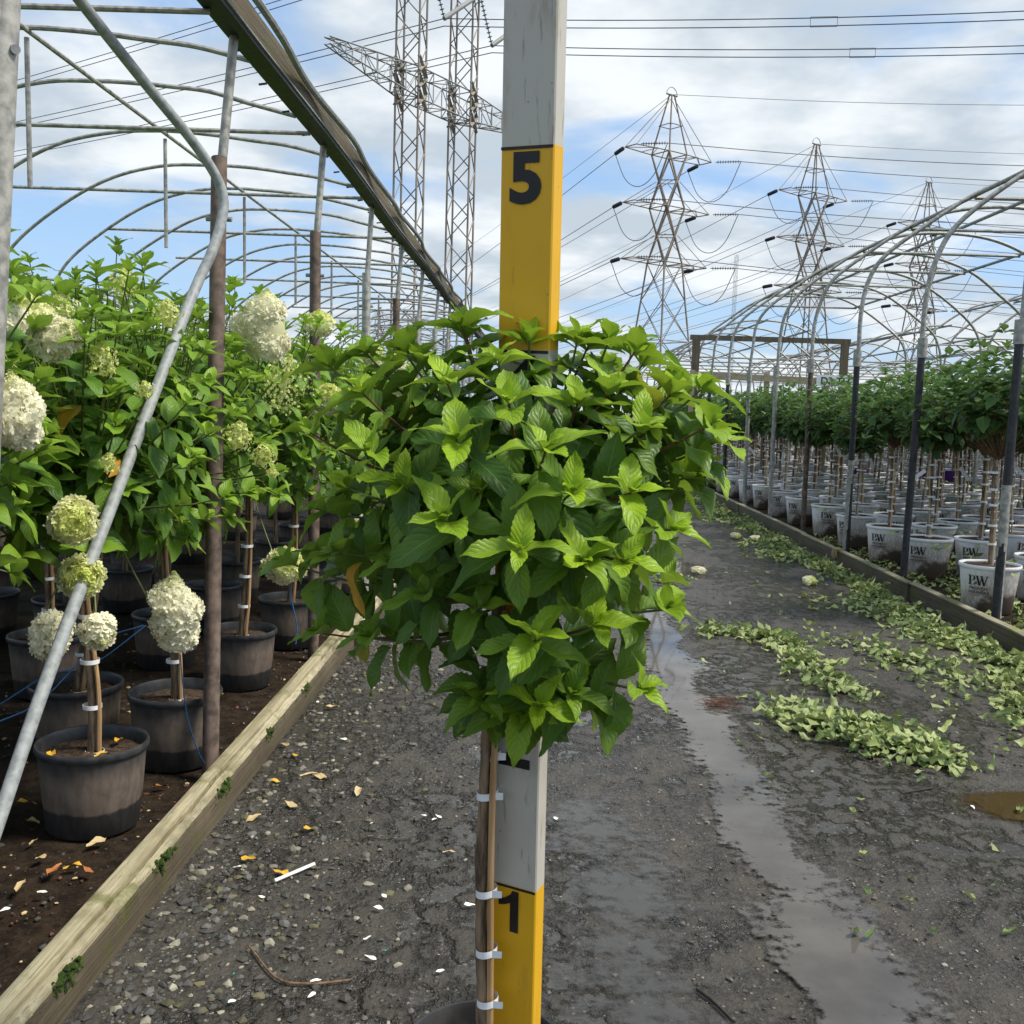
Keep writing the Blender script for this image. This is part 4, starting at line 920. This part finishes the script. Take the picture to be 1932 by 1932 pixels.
litter('leaf_litter', poly_spot([(1.20, 4.75), (1.40, 4.55), (1.58, 4.40), (1.72, 4.15)], .24), 470, 'heap of pale cut leaves lying in the middle of the lane', 3, (.05, .10), pile=.06)
litter('leaf_litter', poly_spot([(2.0, 6.4), (2.35, 5.6), (2.5, 4.9), (2.6, 4.2)], .40), 430, 'loose spread of cut leaves between the heap and the kerb', 4)
litter('leaf_litter', poly_spot([(1.75, 2.42), (1.9, 2.5), (2.2, 2.3)], .10), 40, 'small clump of wilted leaves at the lane near the brown puddle', 5, (.05, .08))
litter('leaf_litter', lambda rr: (rr.uniform(3.1, 4.0), rr.uniform(5.5, 11.5), .6), 900, 'cut leaves strewn on the ground between the white pots', 6, zb=.075)
litter('leaf_litter', lambda rr: (rr.uniform(.9, 2.8), rr.uniform(2.6, 11.0), .2), 140, 'single cut leaves scattered over the wet lane', 7, (.03, .06))
litter('leaf_litter', lambda rr: (rr.uniform(3.2, 7.5), rr.uniform(7, 18), .5), 1500, 'cut leaves lying on the soil of the white pots', 8, (.04, .08), zb=.375, templ=TEMPL_LO)

def rock(rg, s):
    a = np.array([(0, 0, 1), (.9, 0, .35), (.28, .85, .35), (-.72, .53, .35), (-.72, -.53, .35), (.28, -.85, .35), (.7, .5, -.4), (-.3, .85, -.4), (-.9, 0, -.4), (-.3, -.85, -.4), (.7, -.5, -.4)])
    return a*rg.uniform(.65, 1.25, (11, 1))*np.array([rg.uniform(.8, 1.4), rg.uniform(.8, 1.3), rg.uniform(.5, .9)])*s
RF = [(0, 1, 2), (0, 2, 3), (0, 3, 4), (0, 4, 5), (0, 5, 1), (1, 6, 2), (2, 6, 7), (2, 7, 3), (3, 7, 8), (3, 8, 4), (4, 8, 9), (4, 9, 5), (5, 9, 10), (5, 10, 1), (1, 10, 6)]
def gravel(name, n, spot, smin, smax, mats, label, seed):
    rg = np.random.default_rng(seed); b = MB()
    for k in range(n):
        x, y, z = spot(rg); s = smin+(smax-smin)*rg.random()**2.6; V = rock(rg, s); a = rg.uniform(0, 6.3); c, q = math.cos(a), math.sin(a); b.cur = int(rg.integers(len(mats)))
        b.add([(x+v[0]*c-v[1]*q, y+v[0]*q+v[1]*c, z+s*.15+v[2]) for v in V], RF)
    o = b.build(name, mats, None, False); return tag(o, label, 'gravel', None, 'stuff')
simple('stone_light', (.27, .25, .19), .75, .35, 14, .35, .4); simple('stone_olive', (.11, .10, .055), .8, .4, 14, .35, .4); simple('stone_dark', (.055, .052, .046), .7, .4, 14, .4, .4)
simple('stone_grey', (.10, .097, .09), .7, .4, 14, .4, .4)
def g1(rg):
    y = 1.9+4.6*rg.random()**1.5; return -1.0+abs(rg.normal(0, .26)), y, -.001
gravel('gravel', 2900, g1, .0035, .017, ['stone', 'stone_dark', 'stone_dark', 'stone_grey', 'stone_dark', 'stone_olive', 'stone_dark', 'stone_light'], 'loose gravel strewn along the foot of the long timber', 1)
gravel('gravel', 6500, lambda rg: (rg.uniform(-.95, 2.9), 1.7+8*rg.random()**1.7, .001), .0025, .009, ['stone', 'stone_dark', 'stone_dark', 'stone_grey', 'stone_dark', 'stone_dark', 'stone_grey', 'stone_dark', 'stone_dark', 'stone_light'], 'fine loose chippings scattered over the wet lane', 2)
gravel('gravel', 2200, lambda rg: (rg.uniform(-2.8, -1.13), 2.3+4*rg.random(), -.012), .003, .012, ['stone_dark', 'needle_brown', 'dead_twig', 'stone_dark', 'dry_leaf_tan'], 'bark chips and grit on the dark soil under the black pots', 3)

def scatter(name, mat, spots, sizes, label, cat, group, seed, flat=False):
    rr = random.Random(seed)
    for k, (x, y, z) in enumerate(spots):
        V, Fq, UV = TEMPL_CUT[(k+seed) % 8]; s = rr.uniform(*sizes); a = rr.uniform(0, 6.3)
        if flat: Vv = V*np.array([.9, .8, .25])
        else: Vv = V*np.array([1, 1, .55])
        me = big_mesh(name, Vv, Fq, mat); ob = put(name, me, None, None, frame_of((x, y, z+.008+.1*s), (math.cos(a), math.sin(a), 0), (rr.gauss(0, .15), rr.gauss(0, .15), 1), s)); tag(ob, label, cat, group)
def onz(x, y, z=0.):
    d = F + RT*((x-966)/1932) - UP*((y-966)/1932); t = (z-CAM_H)/d.z; return (d.x*t, d.y*t, z)
scatter('fallen_leaf', 'dry_leaf_yellow', [onz(*q) for q in [(552, 1428), (545, 1655), (508, 1480), (570, 1570), (455, 1625)]], (.045, .065), 'yellow fallen leaf lying on the wet lane by the timber', 'leaf', 'yellow leaves on the lane', 1)
scatter('fallen_leaf', 'dry_leaf_tan', [onz(*q) for q in [(590, 1468), (680, 1493), (492, 1545), (560, 1530), (640, 1340), (835, 1615), (530, 1410), (590, 1275)]], (.05, .07), 'tan fallen leaf curled on the wet lane by the timber', 'leaf', 'tan leaves on the lane', 2)
scatter('fallen_leaf', 'dry_leaf_yellow', [onz(*q) for q in [(155, 1640), (32, 1520), (70, 1395), (390, 1180), (265, 1345), (395, 1320), (240, 1235)]], (.05, .075), 'yellow fallen leaf on the dark soil of the pot bed', 'leaf', 'yellow leaves on the soil', 3)
scatter('fallen_leaf', 'dry_leaf_orange', [onz(*q) for q in [(292, 1490), (175, 1655), (90, 1660), (280, 1190), (300, 1210), (415, 1150)]], (.05, .07), 'rusty orange fallen leaf on the dark soil of the pot bed', 'leaf', 'orange leaves on the soil', 4)
scatter('fallen_leaf', 'dry_leaf_tan', [onz(*q) for q in [(85, 1620), (50, 1555), (200, 1590), (30, 1690), (55, 1600), (270, 1440), (20, 1240), (40, 1205)]], (.04, .07), 'tan fallen leaf on the dark soil of the pot bed', 'leaf', 'tan leaves on the soil', 5)
scatter('fallen_leaf', 'dry_leaf_yellow', [(-1.52, 3.16, .247), (-1.35, 3.19, .247), (-1.36, 3.32, .247), (-1.85, 3.84, .247), (-1.70, 3.85, .247)], (.05, .07), 'yellow fallen leaf lying on the soil inside a black pot', 'leaf', 'yellow leaves in the pots', 6)
scatter('plastic_scrap', 'chip_white', [onz(*q) for q in [(815, 1553), (832, 1550), (805, 1545), (722, 1693), (705, 1718), (875, 1715), (685, 1780), (838, 1838), (585, 1860), (710, 1820), (600, 1330), (455, 1640), (1050, 1553), (1832, 1525), (1772, 1365), (1595, 1275), (655, 1400), (20, 1720), (70, 1690), (595, 1880), (430, 1900), (700, 1560), (500, 1700)]], (.026, .05), 'small white plastic scrap lying on the wet ground', 'scrap', 'white plastic scraps', 7, True)
scatter('plastic_scrap', 'chip_green', [onz(*q) for q in [(600, 1742), (440, 1845), (730, 1800), (800, 1440), (860, 1410), (408, 1770), (640, 1415)]], (.012, .022), 'tiny turquoise plastic scrap lying on the wet ground', 'scrap', 'turquoise plastic scraps', 8, True)
b = MB(); p0, p1 = onz(518, 1668), onz(593, 1637); b.tube([(p0[0], p0[1], .010), (p1[0], p1[1], .012)], .006, 5); tag(b.build('wood_splinter', 'chip_white'), 'white wooden plant label stick lying on the gravel', 'stick')
def twig(pts, r, label, mat='dead_twig'):
    b = MB(); q = [Vector(onz(*p)) + Vector((0, 0, .008)) for p in pts]; b.tube(spline(q, 4), r, 6); tag(b.build('twig', mat), label, 'twig')
twig([(1315, 1872), (1345, 1895), (1385, 1935)], .005, 'bent black twig lying near the pot of the board')
twig([(565, 1468), (590, 1462), (615, 1470)], .004, 'pale broken twig on the gravel beside the timber', 'dry_leaf_tan')
twig([(470, 1790), (520, 1850), (580, 1862), (660, 1855)], .003, 'thin brown twig across the gravel', 'bark')
twig([(1700, 1500), (1760, 1490)], .004, 'short black twig between leaf heap and brown puddle')
b = MB(); c = Vector(onz(1345, 1333)); rr = random.Random(4)
for k in range(60):
    a = rr.uniform(-.6, .6); p = c+Vector((rr.gauss(0, .04), rr.gauss(0, .05), .010+rr.random()*.02)); b.tube([p, p+Vector((math.cos(a)*.06, math.sin(a)*.06, rr.uniform(-.005, .012)))], .0015, 4)
tag(b.build('needle_clump', 'needle_brown'), 'clump of red brown dead fibres at the edge of the puddle', 'clump')
b = MB(); c = Vector((2.99, 9.95, .15)); rr = random.Random(9)
for k in range(50):
    p = c+Vector((rr.gauss(0, .012), rr.gauss(0, .03), rr.uniform(-.002, .004))); b.tube([p+Vector((.02, 0, .002)), p+Vector((-.03, rr.gauss(0, .02), .0)), p+Vector((-.04, rr.gauss(0, .03), -.05-rr.random()*.05))], .0015, 4)
tag(b.build('straw_tuft', 'dry_leaf_tan'), 'tuft of straw hanging over the kerb board', 'straw')
for k, (x, y, kind) in enumerate([(1527, 1095, 'lime'), (1425, 1015, 'cream'), (1405, 945, 'cream'), (1318, 1075, 'cream'), (1388, 1010, 'lime')]):
    p = onz(x, y, .04); me = panicle(.12, .12, (.9, -.3, .1), kind, 700+k, .45); fb = put('fallen_bloom', me, None, Vector(p)+Vector((0, 0, -.005))); fb.scale = (1, 1.1, .6); tag(fb, 'cut cream hydrangea bloom lying in the leaf litter by the kerb', 'flower', 'cut blooms on the lane')
for k, (pts, lab) in enumerate([([(-10, 1365, 3.3), (80, 1320, 3.5), (190, 1210, 4.0), (270, 1180, 4.4)], 'sagging blue twine strung low between the black pots'), ([(-10, 1335, 3.6), (90, 1275, 3.9), (180, 1250, 4.2), (275, 1180, 4.4)], 'second sagging blue twine meeting the first near the trunks')]):
    b = MB(); b.tube(spline([at(*p) for p in pts], 5), .0028, 5); tag(b.build('blue_twine', 'blue_twine'), lab, 'twine')
b = MB(); b.tube(spline([at(340, 1235, 3.35), at(345, 1290, 3.40), at(355, 1360, 3.50), at(375, 1420, 3.6), at(385, 1440, 3.65)], 5), .0022, 5); tag(b.build('blue_twine', 'blue_twine'), 'loose blue twine hanging down over the pot rim below the drooping bloom', 'twine')
b = MB(); b.tube(spline([at(553, 1085, 4.7), at(548, 1120, 4.75), at(560, 1180, 4.8), at(558, 1215, 4.8)], 5), .003, 5); tag(b.build('blue_twine', 'blue_twine'), 'loose blue twine hanging by the post past the rusty one', 'twine')

# ================================================================== PYLONS AND LINES
def lattice_mast(b, x, y, z0, z1, wd, rot, leg=.085, brace=.05, step=1.45):
    c, s = math.cos(rot), math.sin(rot); K = [(wd/2*(a*c-q*s), wd/2*(a*s+q*c)) for a, q in ((-1, -1), (1, -1), (1, 1), (-1, 1))]
    for k in range(4): b.bar((x+K[k][0], y+K[k][1], z0), (x+K[k][0], y+K[k][1], z1), leg)
    z = z0; i = 0
    while z < z1-step*.5:
        for k in range(4):
            p, q = K[k], K[(k+1) % 4]
            if i % 2: p, q = q, p
            b.bar((x+p[0], y+p[1], z), (x+q[0], y+q[1], min(z+step, z1)), brace)
        z += step; i += 1
    return b
def beam_lattice(b, A, B_, h0, h1, w0, w1, n, leg=.07, brace=.045):
    A, B_ = Vector(A), Vector(B_); d = (B_-A).normalized(); s = Vector((-d.y, d.x, 0)); prev = None
    for i in range(n+1):
        t = i/n; c = A.lerp(B_, t); h = h0+(h1-h0)*t; w_ = w0+(w1-w0)*t
        cur = [c+s*w_/2+Vector((0, 0, h/2)), c-s*w_/2+Vector((0, 0, h/2)), c-s*w_/2-Vector((0, 0, h/2)), c+s*w_/2-Vector((0, 0, h/2))]
        if prev:
            for k in range(4): b.bar(prev[k], cur[k], leg); b.bar(prev[k] if i % 2 else prev[(k+1) % 4], cur[(k+1) % 4] if i % 2 else cur[k], brace)
            for k in range(4): b.bar(cur[k], cur[(k+1) % 4], brace)
        prev = cur
def insulator(b, p, q, r=.13, n=10, rod=.035):
    p, q = Vector(p), Vector(q); b.bar(p, q, rod*1.4)
    for k in range(n):
        c = p.lerp(q, (k+1)/(n+1)); d = (q-p).normalized()*.05; b.tube([c-d, c, c+d], [r*.35, r, r*.35], 8)
def portal_tower():
    m1 = at(775, 155, 60.); m2 = at(873, 203, 64.4); z = (m1.z+m2.z)/2
    root = empty('transmission_tower', (m1.x, m1.y, -.05), 'tall twin mast lattice tower with crossarms, rising behind the wooden gutter', 'pylon'); O = Vector((m1.x, m1.y, -.05))
    d = Vector((m2.x-m1.x, m2.y-m1.y, 0)).normalized(); rot = math.atan2(d.y, d.x)+.35
    for q in (m1, m2):
        b = MB(); lattice_mast(b, q.x-O.x, q.y-O.y, 0, 33, 1.35, rot); b.build('mast', 'steel_lattice', root, False)
        b = MB(); c, s = math.cos(rot), math.sin(rot)
        for (u, v) in ((-1, -1), (1, 1), (1, -1), (-1, 1)):
            for dz in (-.9, 0, .9): b.bar((q.x-O.x+.7*(u*c-v*s), q.y-O.y+.7*(u*s+v*c), z+dz-.4), (q.x-O.x+.7*(-u*c-v*s), q.y-O.y+.7*(-u*s+v*c), z+dz+.4), .16)
        b.build('joint_plates', 'steel_lattice', root, False)['kind'] = 'stuff'
    a = m1-d*6.9; e = m2+d*7.5
    def L_(p, zz): return (p.x-O.x, p.y-O.y, zz)
    for z_ in (z, z+9.6):
        b = MB(); beam_lattice(b, L_(a, z_+.25), L_(m1, z_), .35, 1.7, .35, 1.3, 6); b.build('crossarm', 'steel_grey', root, False)
        b = MB(); beam_lattice(b, L_(m1, z_), L_(m2, z_), 1.7, 1.7, 1.3, 1.3, 4); b.build('crossarm', 'steel_grey', root, False)
        b = MB(); beam_lattice(b, L_(e, z_+.25), L_(m2, z_), .35, 1.7, .35, 1.3, 6); b.build('crossarm', 'steel_grey', root, False)
    c1_, c2_ = at(838, 35, 62.0), at(928, 86, 65.5)
    for c, mm in ((c1_, m1), (c2_, m2)):
        b = MB(); insulator(b, c-O, Vector((c.x-O.x-1.0, c.y-O.y-.8, c.z+3.6)), .16, 14); b.build('insulator_string', 'insulator_glass', root)
        b = MB(); b.tube([c-O, Vector((c.x-O.x+2.7, c.y-O.y+2.6, c.z+3.0))], .14, 10); b.build('insulator_rod', 'steel_grey', root)
    return c1_, c2_
B1, B2 = portal_tower()
def wire(name, pts, r, label, group, n=10):
    b = MB(); b.tube(spline(pts, n), r, 5); return tag(b.build(name, 'wire'), label, 'cable', group)
def sag(a, b, s, k=9): return [Vector(a).lerp(Vector(b), i/k) - Vector((0, 0, 4*s*(i/k)*(1-i/k))) for i in range(k+1)]
G1 = 'twin conductors on the twin mast tower'
def twin(a, b, s, lab):
    for o in (0, .42): wire('power_cable', sag(Vector(a)-Vector((0, 0, o)), Vector(b)-Vector((0, 0, o)), s), .030, ('top strand of the ' if o == 0 else 'bottom strand of the ')+lab, G1, 4)
twin(at(2300, 2, 54), B1, .4, 'upper twin conductor leaving the twin mast tower over the lane'); twin(B1, at(-330, 300, 105), .5, 'upper twin conductor leading from the twin mast tower over the flowers')
twin(at(2300, 72, 58), B2, .4, 'lower twin conductor leaving the twin mast tower over the lane'); twin(B2, at(-330, 350, 110), .5, 'lower twin conductor leading from the twin mast tower over the flowers')
twin(at(1050, -170, 60), at(-330, 250, 100), .5, 'highest twin conductor passing over the curved hoops')
for A_, B_, f_ in ((at(2300, 2, 54), B1, .47), (at(2300, 72, 58), B2, .455)):      # spacers between the twin conductors
    p = sag(A_, B_, .4, 1000)[int(f_*1000)]; d_ = (B_-A_).normalized(); b = MB()
    for dz in (.05, -.47): b.tube([p-d_*.7+Vector((0, 0, dz)), p+d_*.7+Vector((0, 0, dz))], .014, 5)
    for e_ in (-.7, .7): b.tube([p+d_*e_+Vector((0, 0, .05)), p+d_*e_+Vector((0, 0, -.47))], .014, 5)
    tag(b.build('line_spacer', 'wire'), 'small spacer clipped on a twin conductor above the lane', 'spacer', 'spacers on the twin conductors')

def steel_pylon(cx, cy, hgt, rot, label, fars, right_dir, parts=True, wires=True, thick=1.0):
    root = empty('transmission_pylon', (cx, cy, -.05), label, 'pylon', 'steel pylons with three arms'); O = Vector((cx, cy, -.05)); s = hgt/40.
    c_, s_ = math.cos(rot), math.sin(rot)
    def P(x, y, z): return Vector((x*c_-y*s_, x*s_+y*c_, z))*s
    lv = {0: 3.7, 5.5: 3.0, 10.5: 2.4, 15.5: 1.9, 20.0: 1.5}
    zs = sorted(lv); b = MB(); L1, br = .155*s*thick, .085*s*thick
    S4 = ((-1, -1), (1, -1), (1, 1), (-1, 1))
    for i in range(len(zs)-1):
        z0, z1 = zs[i], zs[i+1]; w0, w1 = lv[z0], lv[z1]
        for k in range(4):
            a, q = S4[k], S4[(k+1) % 4]
            b.bar(P(a[0]*w0, a[1]*w0, z0), P(a[0]*w1, a[1]*w1, z1), L1)
            b.bar(P(a[0]*w0, a[1]*w0, z0), P(q[0]*w1, q[1]*w1, z1), br); b.bar(P(q[0]*w0, q[1]*w0, z0), P(a[0]*w1, a[1]*w1, z1), br)
            if i in (1, 3): b.bar(P(a[0]*w1, a[1]*w1, z1), P(q[0]*w1, q[1]*w1, z1), br)
    arms = (20.0, 26.6, 33.0)
    for z0, z1 in ((20, 26.6), (26.6, 33.0)):
        w0 = w1 = 1.5
        for k in range(4):
            a, q = S4[k], S4[(k+1) % 4]; b.bar(P(a[0]*w0, a[1]*w0, z0), P(q[0]*w1, q[1]*w1, z1), L1); b.bar(P(q[0]*w0, q[1]*w0, z0), P(a[0]*w1, a[1]*w1, z1), L1)
            mz = (z0+z1)/2; b.bar(P((a[0]+q[0])/2*w0, (a[1]+q[1])/2*w0, mz), P((q[0]+S4[(k+2) % 4][0])/2*w0, (q[1]+S4[(k+2) % 4][1])/2*w0, mz), br)
    for k in range(4):
        a, q = S4[k], S4[(k+1) % 4]; b.bar(P(a[0]*1.5, a[1]*1.5, 33), P(a[0]*.22, a[1]*.22, 40), L1*.85)
        b.bar(P(a[0]*1.0, a[1]*1.0, 36.4), P(q[0]*1.0, q[1]*1.0, 36.4), br)
        for z in arms: b.bar(P(a[0]*1.5, a[1]*1.5, z), P(q[0]*1.5, q[1]*1.5, z), br*1.2)
    b.build('lattice_body', 'steel_lattice', root, False)
    b = MB(); b.bar(P(-.9, 0, 40.05), P(.9, 0, 40.05), .18*s); b.tube([P(.9*math.cos(math.pi*k/8), 0, 40.05+.9*math.sin(math.pi*k/8)) for k in range(9)], .05*s, 5); b.build('peak_cap', 'steel_grey', root, False)
    W = root_off = O
    for j, z in enumerate(arms):
        for sx in (-1, 1):
            ln = 6.4
            b = MB(); T1, T2 = P(sx*(ln), -1.0, z), P(sx*(ln), 1.0, z)
            for sy in (-1, 1):
                b.bar(P(sx*1.5, sy*1.5, z), P(sx*ln, sy*1.0, z), br*1.2); top = arms[j+1]-3.2 if j < 2 else 39.6
                b.bar(P(sx*(1.0 if j < 2 else .2), sy*(1.0 if j < 2 else .2), top), P(sx*ln, sy*1.0, z), br*.8)
            b.bar(T1, T2, br*1.2); b.bar(P(sx*3.4, -1.5, z), P(sx*3.4, 1.5, z), br*.8); b.bar(P(sx*3.4, -1.5, z), P(sx*ln, 1.0, z), br*.8); b.bar(P(sx*1.5, 1.5, z), P(sx*3.4, -1.5, z), br*.8)
            b.build('crossarm', 'steel_lattice', root, False)
            if not parts: continue
            # strain insulators towards both line directions, jumper loop between
            A, Bq = (T1, T2) if (Matrix.Rotation(0, 3, 'Z') @ T1).x < T2.x else (T2, T1)
            dl = (Vector(fars)-(O+A)); dl.normalize(); dr = Vector(right_dir).normalized()
            i1 = A+dl*3.6*s; i2 = Bq+dr*3.6*s
            b = MB(); insulator(b, A+dl*.5*s, i1, .26*s, 9, .05*s); b.build('insulator', 'insulator', root)
            b = MB(); insulator(b, Bq+dr*.5*s, i2, .26*s, 9, .05*s); b.build('insulator', 'insulator', root)
            mid = (i1+i2)/2-Vector((0, 0, 4.4*s)); b = MB(); b.tube(spline([i1, i1.lerp(mid, .45)-Vector((0, 0, 1.3*s)), mid, i2.lerp(mid, .45)-Vector((0, 0, 1.3*s)), i2], 5), .05*s*thick, 5); b.build('jumper_loop', 'wire', root)
            if wires:
                fp = Vector(fars) + (A*.9); fp.z = fars[2] + (z-26)*s*.9
                wire('power_cable', sag(O+i1, fp, 6, 8), .045, '%s conductor, %s side of the %s, towards far pylons' % (('bottom', 'middle', 'top')[j], 'lane' if sx < 0 else 'pot bay', label.split(' with')[0]), 'conductors of the steel pylons', 4)
                e = O+i2+Vector(right_dir)*130; wire('power_cable', sag(O+i2, e, 4, 8), .045, '%s conductor, %s side of the %s, over hoop houses' % (('bottom', 'middle', 'top')[j], 'lane' if sx < 0 else 'pot bay', label.split(' with')[0]), 'conductors of the steel pylons', 4)
    if wires:
        tp = O+P(0, 0, 40.1); fp = Vector(fars); fp.z += 14
        wire('earth_wire', sag(tp, fp, 4, 8), .03, 'earth wire from the %s towards the far pylons' % label.split(' with')[0], None, 4)
        wire('earth_wire', sag(tp, tp+Vector(right_dir)*130, 3, 8), .03, 'earth wire from the %s over the hoop houses' % label.split(' with')[0], None, 4)
RD = (.975, -.20, 0)
T_ = at(1268, 174, 122); steel_pylon(T_.x, T_.y, T_.z-.3, R(38), 'tallest looking steel pylon with dark insulators standing clear of the hoops', (-105, 560, 34), RD)
T_ = at(1541, 268, 142); steel_pylon(T_.x, T_.y, T_.z-.3, R(38), 'middle steel pylon with dark insulators behind the pot bay frame', (-60, 590, 34), RD)
T_ = at(1753, 340, 162); steel_pylon(T_.x, T_.y, T_.z-.3, R(38), 'smallest looking near steel pylon with dark insulators behind the curved hoops', (-15, 620, 34), RD)
for x, y, D, lab in ((717, 580, 420, 'tiny far steel pylon seen beside the twin mast tower'), (590, 575, 400, 'tiny far steel pylon seen above the lime flower heads'), (735, 690, 500, 'faint far steel pylon low behind the posts')):
    t = at(x, y, D); steel_pylon(t.x, t.y, t.z, R(-30), lab, (0, 0, 0), RD, False, False, 1.7)
p = at(1390, 480, 700); b = MB(); z = 0
root = empty('radio_mast', (p.x, p.y, -.05), 'faint slim radio mast far away beyond the middle pylon', 'mast')
lattice_mast(b, 0, 0, 0, p.z, 1.8, .3, .14, .09, 3.2); b.build('mast', 'steel_grey', root, False)
print('objects', len(bpy.data.objects))
